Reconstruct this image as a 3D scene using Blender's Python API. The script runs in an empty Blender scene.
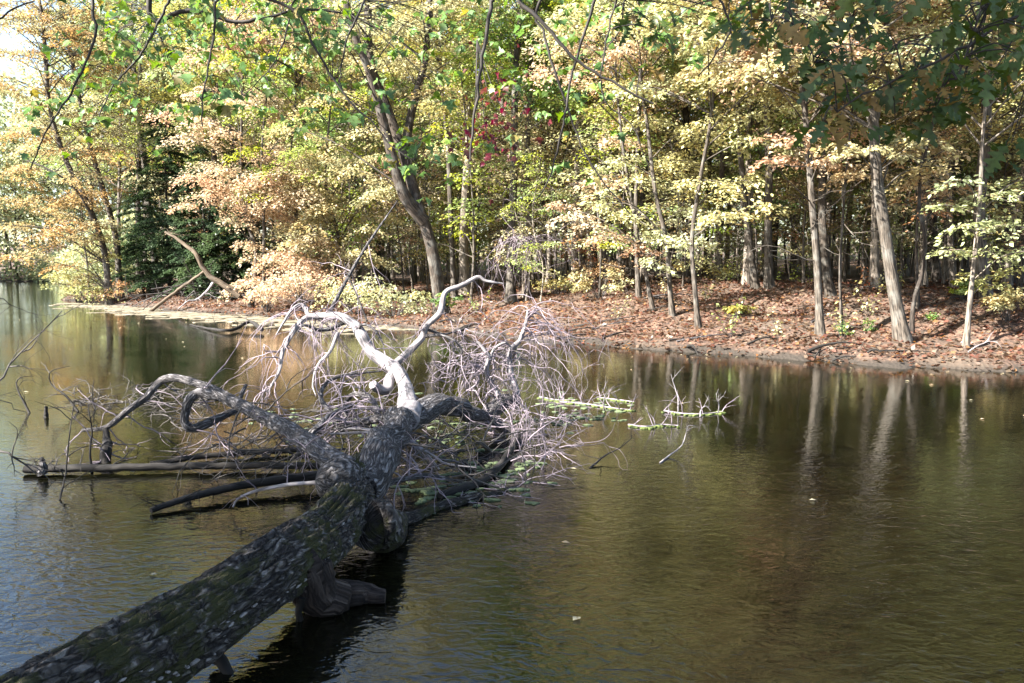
import bpy, math, random
import numpy as np
from mathutils import Vector, noise as mnoise

sc = bpy.context.scene
COL = sc.collection
R = random.Random(11)
rng = np.random.default_rng(11)
PI = math.pi

# ------------------------------------------------------------------ camera
EYE = 2.3
F = 850.0
HOR = 258.0
PITCH = math.atan((341.5 - HOR) / F)
cp, sp = math.cos(PITCH), math.sin(PITCH)
camd = bpy.data.cameras.new('camera')
camd.lens = F / 1024 * 36
camd.sensor_width = 36
camd.clip_start = 0.05
camd.dof.use_dof = True
camd.dof.focus_distance = 11
camd.dof.aperture_fstop = 8
camd.clip_end = 3000
cam = bpy.data.objects.new('camera', camd)
COL.objects.link(cam)
cam.location = (0, 0, EYE)
cam.rotation_euler = (PI / 2 - PITCH, 0, 0)
sc.camera = cam


def ray(px, py):
    a = (px - 512) / F
    b = -(py - 341.5) / F
    return a, cp + b * sp, -sp + b * cp


def P(px, py, d):
    """point seen at px,py and standing d metres ahead"""
    x, y, z = ray(px, py)
    s = d / y
    return np.array([x * s, d, EYE + z * s])


def W(px, py, z=0.0):
    """point on the level z seen at px,py"""
    x, y, zz = ray(px, py)
    s = (z - EYE) / zz
    return np.array([x * s, y * s, z])


# ------------------------------------------------------------------ scene bookkeeping
def tag(o, label=None, cat=None, group=None, kind=None):
    if label: o['label'] = label
    if cat: o['category'] = cat
    if group: o['group'] = group
    if kind: o['kind'] = kind
    return o


def empty(name, loc, label, cat, group=None):
    o = bpy.data.objects.new(name, None)
    o.empty_display_size = 0.3
    COL.objects.link(o)
    o.location = loc
    tag(o, label, cat, group)
    return o


def link(name, me, parent=None, color=None, origin=None):
    o = bpy.data.objects.new(name, me)
    COL.objects.link(o)
    if parent is not None:
        o.parent = parent
    if color is not None:
        o.color = (*color, 1)
    return o


class MB:
    """collects polygons (numpy) into one mesh"""

    def __init__(self):
        self.v, self.f, self.uv, self.t, self.c = [], [], [], [], []
        self.n = 0

    def add(self, verts, faces, uv=None, tint=None, clump=None):
        """verts (n,3); faces (m,k) indices; uv (m,k,2); tint/clump per face"""
        faces = np.asarray(faces)
        m, k = faces.shape
        self.v.append(np.asarray(verts, float))
        self.f.append(faces + self.n)
        self.n += len(verts)
        self.uv.append(np.zeros((m, k, 2)) if uv is None else uv)
        self.t.append(np.full(m, .5) if tint is None else tint)
        self.c.append(np.full(m, .5) if clump is None else clump)

    def mesh(self, name, mat, origin=(0, 0, 0), smooth=True, leaf=False):
        v = np.concatenate(self.v) - np.array(origin)
        me = bpy.data.meshes.new(name)
        me.vertices.add(len(v))
        me.vertices.foreach_set('co', v.astype(np.float32).ravel())
        li = np.concatenate([f.ravel() for f in self.f])
        tot = np.concatenate([np.full(len(f), f.shape[1]) for f in self.f])
        st = np.concatenate([[0], np.cumsum(tot)[:-1]])
        me.loops.add(len(li))
        me.loops.foreach_set('vertex_index', li.astype(np.int32))
        me.polygons.add(len(tot))
        me.polygons.foreach_set('loop_start', st.astype(np.int32))
        me.polygons.foreach_set('loop_total', tot.astype(np.int32))
        if leaf:
            for nm, arr in (('tint', self.t), ('clump', self.c)):
                a = me.attributes.new(nm, 'FLOAT', 'FACE')
                a.data.foreach_set('value', np.concatenate(arr).astype(np.float32))
        else:
            u = me.uv_layers.new(name='UVMap')
            u.data.foreach_set('uv', np.concatenate([x.reshape(-1, 2) for x in self.uv]).astype(np.float32).ravel())
        me.update(calc_edges=True)
        me.validate()
        if smooth and not leaf:
            me.polygons.foreach_set('use_smooth', np.ones(len(me.polygons), bool))
        me.materials.append(mat)
        return me


def smooth_line(pts, n):
    """Catmull-Rom through pts (any dimension), n samples"""
    p = np.asarray(pts, float)
    if len(p) == 2:
        t = np.linspace(0, 1, n)[:, None]
        return p[0] * (1 - t) + p[1] * t
    q = np.vstack([2 * p[0] - p[1], p, 2 * p[-1] - p[-2]])
    seg = np.linalg.norm(np.diff(p[:, :3], axis=0), axis=1) + 1e-9
    cum = np.concatenate([[0], np.cumsum(seg)]) / seg.sum()
    out = []
    for t in np.linspace(0, 1, n):
        i = min(int(np.searchsorted(cum, t, side='right') - 1), len(p) - 2)
        s = (t - cum[i]) / (cum[i + 1] - cum[i])
        a, b, c, d = q[i], q[i + 1], q[i + 2], q[i + 3]
        out.append(.5 * (2 * b + (c - a) * s + (2 * a - 5 * b + 4 * c - d) * s * s + (3 * b - a - 3 * c + d) * s ** 3))
    return np.array(out)


def tube(mb, pts, rad, sides=6, disp=None, cap=True, flare=0.0):
    """sweep along pts (n,3) with radii; disp(angle, length, radius) -> extra radius"""
    pts = np.asarray(pts, float)
    n = len(pts)
    rad = np.asarray(rad, float) if np.ndim(rad) else np.full(n, float(rad))
    tan = np.gradient(pts, axis=0)
    tan /= np.linalg.norm(tan, axis=1)[:, None] + 1e-9
    up = np.array([0, 0, 1.]) if abs(tan[0][2]) < .9 else np.array([0, 1., 0])
    a = np.cross(tan[0], up); a /= np.linalg.norm(a)
    A, B = [], []
    for i in range(n):
        a = a - tan[i] * np.dot(a, tan[i])
        a /= np.linalg.norm(a) + 1e-9
        A.append(a); B.append(np.cross(tan[i], a))
    A, B = np.array(A), np.array(B)
    th = np.linspace(0, 2 * PI, sides, endpoint=False)
    L = np.concatenate([[0], np.cumsum(np.linalg.norm(np.diff(pts, axis=0), axis=1))])
    rr = np.repeat(rad[:, None], sides, 1)
    if disp is not None:
        rr = rr + disp(th[None, :].repeat(n, 0), L[:, None].repeat(sides, 1), rr)
    v = pts[:, None, :] + rr[..., None] * (np.cos(th)[None, :, None] * A[:, None, :] + np.sin(th)[None, :, None] * B[:, None, :])
    v = v.reshape(-1, 3)
    i = np.arange(n - 1)[:, None] * sides
    j = np.arange(sides)[None, :]
    j2 = (j + 1) % sides
    f = np.stack([i + j, i + j2, i + sides + j2, i + sides + j], -1).reshape(-1, 4)
    cr = float(np.mean(rad)) * 2 * PI
    u0 = (j / sides * cr).repeat(n - 1, 0); u1 = ((j + 1) / sides * cr).repeat(n - 1, 0)
    l0 = L[:-1, None].repeat(sides, 1); l1 = L[1:, None].repeat(sides, 1)
    uv = np.stack([np.stack([u0, l0], -1), np.stack([u1, l0], -1), np.stack([u1, l1], -1), np.stack([u0, l1], -1)], 2).reshape(-1, 4, 2)
    mb.add(v, f, uv)
    if cap:
        for k in (0, n - 1):
            ring = v[k * sides:(k + 1) * sides]
            c = pts[k]
            vv = np.vstack([ring, c])
            idx = np.arange(sides)
            ff = np.stack([idx, (idx + 1) % sides, np.full(sides, sides)], -1)
            if k == 0: ff = ff[:, ::-1]
            uvv = np.zeros((sides, 3, 2)); uvv[..., 0] = (ring[ff % sides][..., 0] - c[0]); uvv[..., 1] = L[k]
            mb.add(vv, ff, uvv)


def twig(mb, p, d, length, r, depth=2, droop=0.0, wig=.35, nseg=7, sides=4, kids=4, rnd=R, kidlen=.55, floor=None):
    """a wandering twig with its own side twigs"""
    p = np.array(p, float); d = np.array(d, float); d /= np.linalg.norm(d) + 1e-9
    pts = [p.copy()]; dirs = [d.copy()]
    st = length / nseg
    for i in range(nseg):
        d = d + np.array([rnd.gauss(0, wig), rnd.gauss(0, wig), rnd.gauss(0, wig) - droop]) * .5
        d /= np.linalg.norm(d)
        p = p + d * st
        if floor is not None and p[2] < floor:
            p[2] = floor
        pts.append(p.copy()); dirs.append(d.copy())
    n = len(pts)
    tube(mb, pts, np.linspace(r, max(r * .3, .0012), n), sides, cap=False)
    if depth > 0:
        for k in range(kids):
            i = rnd.randint(max(1, n // 5), n - 1)
            nd = dirs[i] + np.array([rnd.gauss(0, .7), rnd.gauss(0, .7), rnd.gauss(0, .6)])
            twig(mb, pts[i], nd, length * kidlen * rnd.uniform(.6, 1.2), r * .55, depth - 1, droop, wig, max(4, nseg - 1), max(3, sides - 1), kids, rnd, kidlen, floor)
    return pts


# ------------------------------------------------------------------ leaves
def leaf_template(kind):
    if kind == 'small':          # folded rhombus
        v = np.array([[0, 0, 0], [-.33, .45, .07], [0, 1, -.06], [.33, .45, .07]])
        return v, np.array([[0, 1, 2, 3]])
    if kind == 'oak':
        t = np.array([-.12, .05, .14, .22, .28, .34, .42, .50, .55, .60, .68, .76, .80, .85, .91, .97, 1.02])
        w = np.array([.012, .02, .15, .22, .10, .07, .27, .36, .16, .08, .29, .34, .13, .09, .17, .11, .01])
    else:                        # maple: wide lobes
        t = np.array([0, .1, .18, .30, .42, .5, .62, .72, .84, 1.0])
        w = np.array([.02, .22, .42, .24, .6, .5, .2, .28, .1, .01])
    n = len(t)
    v = []
    for i in range(n):
        bend = -.18 * t[i] ** 2
        adv = (.11 if w[i] > .3 else 0) if kind != 'oak' else w[i] * .28
        v += [[-w[i], t[i] + adv, bend + w[i] * .22], [0, t[i], bend], [w[i] * .93, t[i] + adv, bend + w[i] * .25]]
    f = []
    for i in range(n - 1):
        a, b = i * 3, i * 3 + 3
        f += [[a, a + 1, b + 1, b], [a + 1, a + 2, b + 2, b + 1]]
    return np.array(v), np.array(f)


TPL = {k: leaf_template(k) for k in ('small', 'oak', 'maple')}


def leaves(mb, pos, dirs, nrm, size, kind='small', tint=None, clump=None):
    """place a leaf at every pos, growing along dirs with face normal about nrm"""
    tv, tf = TPL[kind]
    n = len(pos)
    if n == 0: return
    d = dirs / (np.linalg.norm(dirs, axis=1)[:, None] + 1e-9)
    x = np.cross(d, nrm); x /= np.linalg.norm(x, axis=1)[:, None] + 1e-9
    z = np.cross(x, d)
    s = np.broadcast_to(size, (n,))[:, None, None]
    TX, TY, TZ = tv[None, :, 0:1], tv[None, :, 1:2], tv[None, :, 2:3]
    if kind != 'small':
        q1, q2, q3 = (rng.normal(0, k_, (n, 1, 1)) for k_ in (.30, .9, .35))
        TZ = TZ + q1 * TY ** 2 + q2 * TX ** 2 + q3 * TX * TY
        TX = TX * rng.uniform(.75, 1.15, (n, 1, 1)) + rng.normal(0, .12, (n, 1, 1)) * TY ** 2
    v = pos[:, None, :] + s * (TX * x[:, None] + TY * d[:, None] + TZ * z[:, None])
    k = len(tv)
    f = (np.arange(n)[:, None, None] * k + tf[None]).reshape(-1, tf.shape[1])
    m = len(tf)
    tint = rng.random(n) if tint is None else tint
    clump = np.full(n, .5) if clump is None else clump
    mb.add(v.reshape(-1, 3), f, None, np.repeat(tint, m), np.repeat(clump, m))


def spray(mb, wood, c, rad, n, size, out=None, flat=.16, droop=.35, up=.0):
    """one layered spray: leaves along branchlets fanning out of c in a drooping sheet"""
    c = np.asarray(c, float)
    nb = max(5, int(rad * 9))
    az0 = rng.random() * 2 * PI
    tilt = rng.normal(0, .18, 2)
    az = az0 + np.arange(nb) * 2 * PI / nb + rng.normal(0, .3, nb)
    ln = rad * rng.uniform(.55, 1.15, nb)
    bi = rng.integers(0, nb, n)
    t = rng.random(n) ** .6
    r = t * ln[bi]
    side = rng.normal(0, .13, n) * rad * (0.4 + t)
    ca, sa = np.cos(az[bi]), np.sin(az[bi])
    px = ca * r - sa * side
    py = sa * r + ca * side
    pz = up * r - droop * r * r / max(rad, .2) + rng.normal(0, flat * .5, n) * rad + tilt[0] * px + tilt[1] * py
    pos = c + np.stack([px, py, pz], -1)
    d = np.stack([ca + rng.normal(0, .6, n), sa + rng.normal(0, .6, n), rng.normal(-.35, .35, n)], -1)
    nrm = np.stack([rng.normal(0, .45, n), rng.normal(0, .45, n), np.ones(n)], -1)
    leaves(mb, pos, d, nrm, size * rng.uniform(.7, 1.25, n), 'small', None, np.full(n, rng.random()))
    if wood is not None:
        for k in range(0, nb, 2):
            tt = np.linspace(0, 1, 4)
            q = c + np.stack([np.cos(az[k]) * ln[k] * tt, np.sin(az[k]) * ln[k] * tt, up * ln[k] * tt - droop * (ln[k] * tt) ** 2 / max(rad, .2)], -1)
            tube(wood, q, np.linspace(.012, .004, 4), 3, cap=False)


def connect(wood, trunk, tr, c, r=.03, rise=.5):
    """limb from the trunk line to the spray centre c"""
    c = np.asarray(c, float)
    hd = np.linalg.norm(trunk[:, :2] - c[:2], axis=1)
    want = c[2] - rise * hd.clip(0.3, 4)
    i = int(np.argmin(np.abs(trunk[:, 2] - want) + .25 * hd))
    a = trunk[i]
    L = np.linalg.norm(c - a)
    mid = (a + c) / 2 + np.array([0, 0, .12 * L]) + rng.normal(0, .06 * L, 3)
    q = smooth_line([a, mid, c], 7)
    r0 = min(.007 * L + .008, tr[i] * .6)
    tube(wood, q, np.linspace(r0, .012, 7), 4, cap=False)


# ------------------------------------------------------------------ materials
def newmat(name):
    m = bpy.data.materials.new(name)
    m.use_nodes = True
    nt = m.node_tree
    nt.nodes.clear()
    return m, nt, nt.nodes, nt.links


def ramp(nodes, stops, interp='LINEAR'):
    n = nodes.new('ShaderNodeValToRGB')
    n.color_ramp.interpolation = interp
    e = n.color_ramp.elements
    while len(e) < len(stops): e.new(.5)
    for el, (p, c) in zip(e, stops):
        el.position = p
        el.color = (*c, 1) if len(c) == 3 else c
    return n


def mk_leaf():
    m, nt, N, L = newmat('leaf')
    oi = N.new('ShaderNodeObjectInfo')
    t = N.new('ShaderNodeAttribute'); t.attribute_name = 'tint'
    c = N.new('ShaderNodeAttribute'); c.attribute_name = 'clump'
    hsv = N.new('ShaderNodeHueSaturation')
    h = N.new('ShaderNodeMapRange'); h.inputs['To Min'].default_value = .475; h.inputs['To Max'].default_value = .53
    L.new(c.outputs['Fac'], h.inputs['Value'])
    v = N.new('ShaderNodeMapRange'); v.inputs['To Min'].default_value = .55; v.inputs['To Max'].default_value = 1.3
    L.new(t.outputs['Fac'], v.inputs['Value'])
    s = N.new('ShaderNodeMapRange'); s.inputs['To Min'].default_value = 1.05; s.inputs['To Max'].default_value = .70
    L.new(c.outputs['Fac'], s.inputs['Value'])
    L.new(h.outputs[0], hsv.inputs['Hue']); L.new(v.outputs[0], hsv.inputs['Value']); L.new(s.outputs[0], hsv.inputs['Saturation'])
    L.new(oi.outputs['Color'], hsv.inputs['Color'])
    # a few leaves have turned brown already
    g = N.new('ShaderNodeMath'); g.operation = 'GREATER_THAN'; g.inputs[1].default_value = .93
    L.new(t.outputs['Fac'], g.inputs[0])
    g2 = N.new('ShaderNodeMath'); g2.operation = 'MULTIPLY'; g2.inputs[1].default_value = .6
    L.new(g.outputs[0], g2.inputs[0])
    mx = N.new('ShaderNodeMixRGB'); mx.inputs[2].default_value = (.30, .15, .055, 1)
    L.new(g2.outputs[0], mx.inputs[0]); L.new(hsv.outputs[0], mx.inputs[1])
    gp = N.new('ShaderNodeNewGeometry')
    ns = N.new('ShaderNodeTexNoise'); ns.inputs['Scale'].default_value = 45; ns.inputs['Detail'].default_value = 3; L.new(gp.outputs['Position'], ns.inputs[0])
    rs = ramp(N, [(.45, (1, 1, 1)), (.56, (.9, .9, .9)), (.68, (.5, .42, .32))]); L.new(ns.outputs[0], rs.inputs[0])
    mm = N.new('ShaderNodeMixRGB'); mm.blend_type = 'MULTIPLY'; mm.inputs[0].default_value = .8
    L.new(mx.outputs[0], mm.inputs[1]); L.new(rs.outputs[0], mm.inputs[2]); mx = mm
    df = N.new('ShaderNodeBsdfDiffuse'); tr = N.new('ShaderNodeBsdfTranslucent'); gl = N.new('ShaderNodeBsdfGlossy')
    gl.inputs['Roughness'].default_value = .45; gl.inputs['Color'].default_value = (.8, .8, .8, 1)
    L.new(mx.outputs[0], df.inputs['Color'])
    br = N.new('ShaderNodeHueSaturation'); br.inputs['Value'].default_value = 1.15; br.inputs['Saturation'].default_value = 1.15
    L.new(mx.outputs[0], br.inputs['Color']); L.new(br.outputs[0], tr.inputs['Color'])
    a = N.new('ShaderNodeMixShader'); a.inputs[0].default_value = .42
    L.new(df.outputs[0], a.inputs[1]); L.new(tr.outputs[0], a.inputs[2])
    b = N.new('ShaderNodeMixShader'); b.inputs[0].default_value = .025
    L.new(a.outputs[0], b.inputs[1]); L.new(gl.outputs[0], b.inputs[2])
    o = N.new('ShaderNodeOutputMaterial'); L.new(b.outputs[0], o.inputs[0])
    return m


def mk_bark(name, dark, light, lichen=(.45, .46, .42), lich_amt=.25, moss=0.0, mosscol=(.05, .065, .015), sc_u=22, sc_v=3.0, bump=.5, dist=.02, useobj=False, rough=.85):
    m, nt, N, L = newmat(name)
    uv = N.new('ShaderNodeUVMap')
    mp = N.new('ShaderNodeMapping'); mp.inputs['Scale'].default_value = (sc_u, sc_v, 1)
    L.new(uv.outputs[0], mp.inputs[0])
    nz = N.new('ShaderNodeTexNoise'); nz.inputs['Scale'].default_value = 1; nz.inputs['Detail'].default_value = 5; nz.inputs['Distortion'].default_value = .6
    L.new(mp.outputs[0], nz.inputs[0])
    geo = N.new('ShaderNodeNewGeometry')
    n2 = N.new('ShaderNodeTexNoise'); n2.inputs['Scale'].default_value = 3.0; n2.inputs['Detail'].default_value = 6
    tc = N.new('ShaderNodeTexCoord')
    L.new(tc.outputs['Object'], n2.inputs[0])
    r1 = ramp(N, [(.36, dark), (.62, light)])
    L.new(nz.outputs[0], r1.inputs[0])
    col = r1.outputs[0]
    if useobj:
        oi = N.new('ShaderNodeObjectInfo')
        mu = N.new('ShaderNodeMixRGB'); mu.blend_type = 'MULTIPLY'; mu.inputs[0].default_value = 1
        L.new(col, mu.inputs[1]); L.new(oi.outputs['Color'], mu.inputs[2]); col = mu.outputs[0]
    r2 = ramp(N, [(.5, (0, 0, 0)), (.64, (1, 1, 1))])
    L.new(n2.outputs[0], r2.inputs[0])
    k = N.new('ShaderNodeMath'); k.operation = 'MULTIPLY'; k.inputs[1].default_value = lich_amt
    L.new(r2.outputs[0], k.inputs[0])
    mx = N.new('ShaderNodeMixRGB'); mx.inputs[2].default_value = (*lichen, 1)
    L.new(k.outputs[0], mx.inputs[0]); L.new(col, mx.inputs[1]); col = mx.outputs[0]
    if moss > 0:
        n3 = N.new('ShaderNodeTexNoise'); n3.inputs['Scale'].default_value = 2.2; n3.inputs['Detail'].default_value = 8; n3.inputs['Roughness'].default_value = .65
        L.new(tc.outputs['Object'], n3.inputs[0])
        sx = N.new('ShaderNodeSeparateXYZ'); L.new(geo.outputs['Normal'], sx.inputs[0])
        ad = N.new('ShaderNodeMath'); ad.operation = 'MULTIPLY_ADD'; ad.inputs[1].default_value = .10; L.new(sx.outputs[2], ad.inputs[0]); L.new(n3.outputs[0], ad.inputs[2])
        r3 = ramp(N, [(.55 - .12 * moss, (0, 0, 0)), (.66 - .12 * moss, (1, 1, 1))])
        L.new(ad.outputs[0], r3.inputs[0])
        m3 = N.new('ShaderNodeMixRGB'); m3.inputs[2].default_value = (*mosscol, 1)
        L.new(r3.outputs[0], m3.inputs[0]); L.new(col, m3.inputs[1]); col = m3.outputs[0]
    bp = N.new('ShaderNodeBump'); bp.inputs['Strength'].default_value = bump; bp.inputs['Distance'].default_value = dist
    L.new(nz.outputs[0], bp.inputs['Height'])
    pb = N.new('ShaderNodeBsdfPrincipled'); pb.inputs['Roughness'].default_value = rough
    pb.inputs['Specular IOR Level'].default_value = .3
    L.new(col, pb.inputs['Base Color']); L.new(bp.outputs[0], pb.inputs['Normal'])
    o = N.new('ShaderNodeOutputMaterial'); L.new(pb.outputs[0], o.inputs[0])
    return m


def mk_water():
    m, nt, N, L = newmat('water')
    geo = N.new('ShaderNodeNewGeometry')
    def nz(scale, sx, sy, det, rot=0, dist=0.0):
        mp = N.new('ShaderNodeMapping'); mp.inputs['Scale'].default_value = (sx, sy, 1); mp.inputs['Rotation'].default_value = (0, 0, rot)
        L.new(geo.outputs['Position'], mp.inputs[0])
        n = N.new('ShaderNodeTexNoise'); n.inputs['Scale'].default_value = scale; n.inputs['Detail'].default_value = det
        n.inputs['Distortion'].default_value = dist
        L.new(mp.outputs[0], n.inputs[0])
        return n.outputs[0]
    a = nz(6.5, 1.0, 1.45, 2.5, .35, 1.0)       # ripples about 20 cm
    b = nz(20.0, 1.0, 1.4, 2.0, -.3, .5)     # finer ripples
    c = nz(.42, 1, 1.4, 3.0)                # calm and ruffled patches
    rc = ramp(N, [(.36, (.28, .28, .28)), (.60, (.95, .95, .95))]); L.new(c, rc.inputs[0])
    m1 = N.new('ShaderNodeMath'); m1.operation = 'MULTIPLY_ADD'; m1.inputs[1].default_value = .28
    L.new(b, m1.inputs[0]); L.new(a, m1.inputs[2])
    bp = N.new('ShaderNodeBump'); bp.inputs['Distance'].default_value = .011
    # a light breeze ruffles the near half of the pond, the far half lies sheltered by the woods
    sx = N.new('ShaderNodeSeparateXYZ'); L.new(geo.outputs['Position'], sx.inputs[0])
    wv = N.new('ShaderNodeMath'); wv.operation = 'MULTIPLY_ADD'; wv.inputs[1].default_value = 5.0; L.new(c, wv.inputs[0]); L.new(sx.outputs[1], wv.inputs[2])
    mr = N.new('ShaderNodeMapRange'); mr.interpolation_type = 'SMOOTHSTEP'
    mr.inputs['From Min'].default_value = 9.5; mr.inputs['From Max'].default_value = 13.5; mr.inputs['To Min'].default_value = 1.0; mr.inputs['To Max'].default_value = .30
    L.new(wv.outputs[0], mr.inputs['Value'])
    st = N.new('ShaderNodeMath'); st.operation = 'MULTIPLY'
    L.new(mr.outputs[0], st.inputs[1])
    L.new(rc.outputs[0], st.inputs[0]); L.new(st.outputs[0], bp.inputs['Strength'])
    L.new(m1.outputs[0], bp.inputs['Height'])
    pb = N.new('ShaderNodeBsdfPrincipled')
    pb.inputs['Base Color'].default_value = (.004, .004, .0015, 1)
    pb.inputs['Roughness'].default_value = .03
    pb.inputs['IOR'].default_value = 1.5
    L.new(bp.outputs[0], pb.inputs['Normal'])
    o = N.new('ShaderNodeOutputMaterial'); L.new(pb.outputs[0], o.inputs[0])
    return m


def mk_ground():
    m, nt, N, L = newmat('forest_floor')
    geo = N.new('ShaderNodeNewGeometry')
    v = N.new('ShaderNodeTexVoronoi'); v.inputs['Scale'].default_value = 11; v.inputs['Randomness'].default_value = 1
    L.new(geo.outputs['Position'], v.inputs[0])
    sp_ = N.new('ShaderNodeSeparateColor'); L.new(v.outputs['Color'], sp_.inputs[0])
    r = ramp(N, [(0, (.022, .013, .009)), (.35, (.055, .028, .018)), (.7, (.095, .050, .031)), (1, (.17, .10, .068))])
    L.new(sp_.outputs[0], r.inputs[0])
    n = N.new('ShaderNodeTexNoise'); n.inputs['Scale'].default_value = .7; n.inputs['Detail'].default_value = 5
    L.new(geo.outputs['Position'], n.inputs[0])
    r2 = ramp(N, [(.4, (0, 0, 0)), (.65, (.8, .8, .8))]); L.new(n.outputs[0], r2.inputs[0])
    mx = N.new('ShaderNodeMixRGB'); mx.inputs[2].default_value = (.06, .045, .032, 1)
    L.new(r2.outputs[0], mx.inputs[0]); L.new(r.outputs[0], mx.inputs[1])
    # wet mud right at the waterline
    sx = N.new('ShaderNodeSeparateXYZ'); L.new(geo.outputs['Position'], sx.inputs[0])
    mr = N.new('ShaderNodeMapRange'); mr.inputs['From Min'].default_value = .17; mr.inputs['From Max'].default_value = .06; mr.clamp = True
    wn = N.new('ShaderNodeMath'); wn.operation = 'MULTIPLY_ADD'; wn.inputs[1].default_value = .34
    L.new(n.outputs[0], wn.inputs[0]); L.new(sx.outputs[2], wn.inputs[2])
    wo = N.new('ShaderNodeMath'); wo.operation = 'SUBTRACT'; wo.inputs[1].default_value = .17
    L.new(wn.outputs[0], wo.inputs[0]); L.new(wo.outputs[0], mr.inputs['Value'])
    m2 = N.new('ShaderNodeMixRGB'); m2.inputs[2].default_value = (.022, .016, .011, 1)
    L.new(mr.outputs[0], m2.inputs[0]); L.new(mx.outputs[0], m2.inputs[1])
    bp = N.new('ShaderNodeBump'); bp.inputs['Strength'].default_value = .8; bp.inputs['Distance'].default_value = .04
    L.new(v.outputs['Distance'], bp.inputs['Height'])
    pb = N.new('ShaderNodeBsdfPrincipled'); pb.inputs['Roughness'].default_value = .9
    L.new(m2.outputs[0], pb.inputs['Base Color']); L.new(bp.outputs[0], pb.inputs['Normal'])
    o = N.new('ShaderNodeOutputMaterial'); L.new(pb.outputs[0], o.inputs[0])
    return m


def mk_plain(name, stops, scale=6, rough=.8, detail=5):
    m, nt, N, L = newmat(name)
    tc = N.new('ShaderNodeTexCoord')
    n = N.new('ShaderNodeTexNoise'); n.inputs['Scale'].default_value = scale; n.inputs['Detail'].default_value = detail
    L.new(tc.outputs['Object'], n.inputs[0])
    r = ramp(N, stops); L.new(n.outputs[0], r.inputs[0])
    pb = N.new('ShaderNodeBsdfPrincipled'); pb.inputs['Roughness'].default_value = rough
    L.new(r.outputs[0], pb.inputs['Base Color'])
    o = N.new('ShaderNodeOutputMaterial'); L.new(pb.outputs[0], o.inputs[0])
    return m


def mk_plates(name, gap, plate, tip, moss=0.0, mosscol=(.028, .032, .010), su=24, sv=4.5, bump=1.0):
    m, nt, N, L = newmat(name)
    uv = N.new('ShaderNodeUVMap')
    tc = N.new('ShaderNodeTexCoord')
    wn = N.new('ShaderNodeTexNoise'); wn.inputs['Scale'].default_value = 7; wn.inputs['Detail'].default_value = 3
    L.new(tc.outputs['Object'], wn.inputs[0])
    wa = N.new('ShaderNodeVectorMath'); wa.operation = 'MULTIPLY_ADD'; wa.inputs[1].default_value = (.03, .08, 0)
    L.new(wn.outputs['Color'], wa.inputs[0]); L.new(uv.outputs[0], wa.inputs[2])
    mp = N.new('ShaderNodeMapping'); mp.inputs['Scale'].default_value = (su, sv, 1)
    L.new(wa.outputs[0], mp.inputs[0])
    vo = N.new('ShaderNodeTexNoise'); vo.inputs['Scale'].default_value = 1; vo.inputs['Detail'].default_value = 3; vo.inputs['Roughness'].default_value = .55; vo.inputs['Distortion'].default_value = .5
    L.new(mp.outputs[0], vo.inputs[0])
    sb = N.new('ShaderNodeMath'); sb.operation = 'SUBTRACT'; sb.inputs[1].default_value = .5; L.new(vo.outputs[0], sb.inputs[0])
    ab = N.new('ShaderNodeMath'); ab.operation = 'ABSOLUTE'; L.new(sb.outputs[0], ab.inputs[0])
    vc = N.new('ShaderNodeTexVoronoi'); vc.inputs['Scale'].default_value = 1
    L.new(mp.outputs[0], vc.inputs[0])
    fn = N.new('ShaderNodeTexNoise'); fn.inputs['Scale'].default_value = 60; fn.inputs['Detail'].default_value = 6; fn.inputs['Roughness'].default_value = .7
    L.new(tc.outputs['Object'], fn.inputs[0])
    ht = N.new('ShaderNodeMapRange'); ht.inputs['From Max'].default_value = .16; L.new(ab.outputs[0], ht.inputs['Value'])
    ad = N.new('ShaderNodeMath'); ad.operation = 'MULTIPLY_ADD'; ad.inputs[1].default_value = .55
    L.new(fn.outputs[0], ad.inputs[0]); L.new(ht.outputs[0], ad.inputs[2])
    r = ramp(N, [(.25, gap), (.75, plate), (1.0, tip)])
    sc_ = N.new('ShaderNodeMath'); sc_.operation = 'MULTIPLY'; sc_.inputs[1].default_value = .72
    L.new(ad.outputs[0], sc_.inputs[0]); L.new(sc_.outputs[0], r.inputs[0])
    se = N.new('ShaderNodeSeparateColor'); L.new(vc.outputs['Color'], se.inputs[0])
    mr = N.new('ShaderNodeMapRange'); mr.inputs['To Min'].default_value = .8; mr.inputs['To Max'].default_value = 1.15; L.new(se.outputs[0], mr.inputs['Value'])
    hv = N.new('ShaderNodeHueSaturation'); L.new(mr.outputs[0], hv.inputs['Value']); L.new(r.outputs[0], hv.inputs['Color'])
    col = hv.outputs[0]
    if moss > 0:
        n3 = N.new('ShaderNodeTexNoise'); n3.inputs['Scale'].default_value = 3.0; n3.inputs['Detail'].default_value = 10; n3.inputs['Roughness'].default_value = .75
        L.new(tc.outputs['Object'], n3.inputs[0])
        r3 = ramp(N, [(.56 - .12 * moss, (0, 0, 0)), (.64 - .12 * moss, (.9, .9, .9))]); L.new(n3.outputs[0], r3.inputs[0])
        m3 = N.new('ShaderNodeMixRGB'); m3.inputs[2].default_value = (*mosscol, 1)
        L.new(r3.outputs[0], m3.inputs[0]); L.new(col, m3.inputs[1]); col = m3.outputs[0]
    bp = N.new('ShaderNodeBump'); bp.inputs['Strength'].default_value = bump; bp.inputs['Distance'].default_value = .02
    L.new(ad.outputs[0], bp.inputs['Height'])
    pb = N.new('ShaderNodeBsdfPrincipled'); pb.inputs['Roughness'].default_value = .9; pb.inputs['Specular IOR Level'].default_value = .2
    L.new(col, pb.inputs['Base Color']); L.new(bp.outputs[0], pb.inputs['Normal'])
    o = N.new('ShaderNodeOutputMaterial'); L.new(pb.outputs[0], o.inputs[0])
    return m


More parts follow.
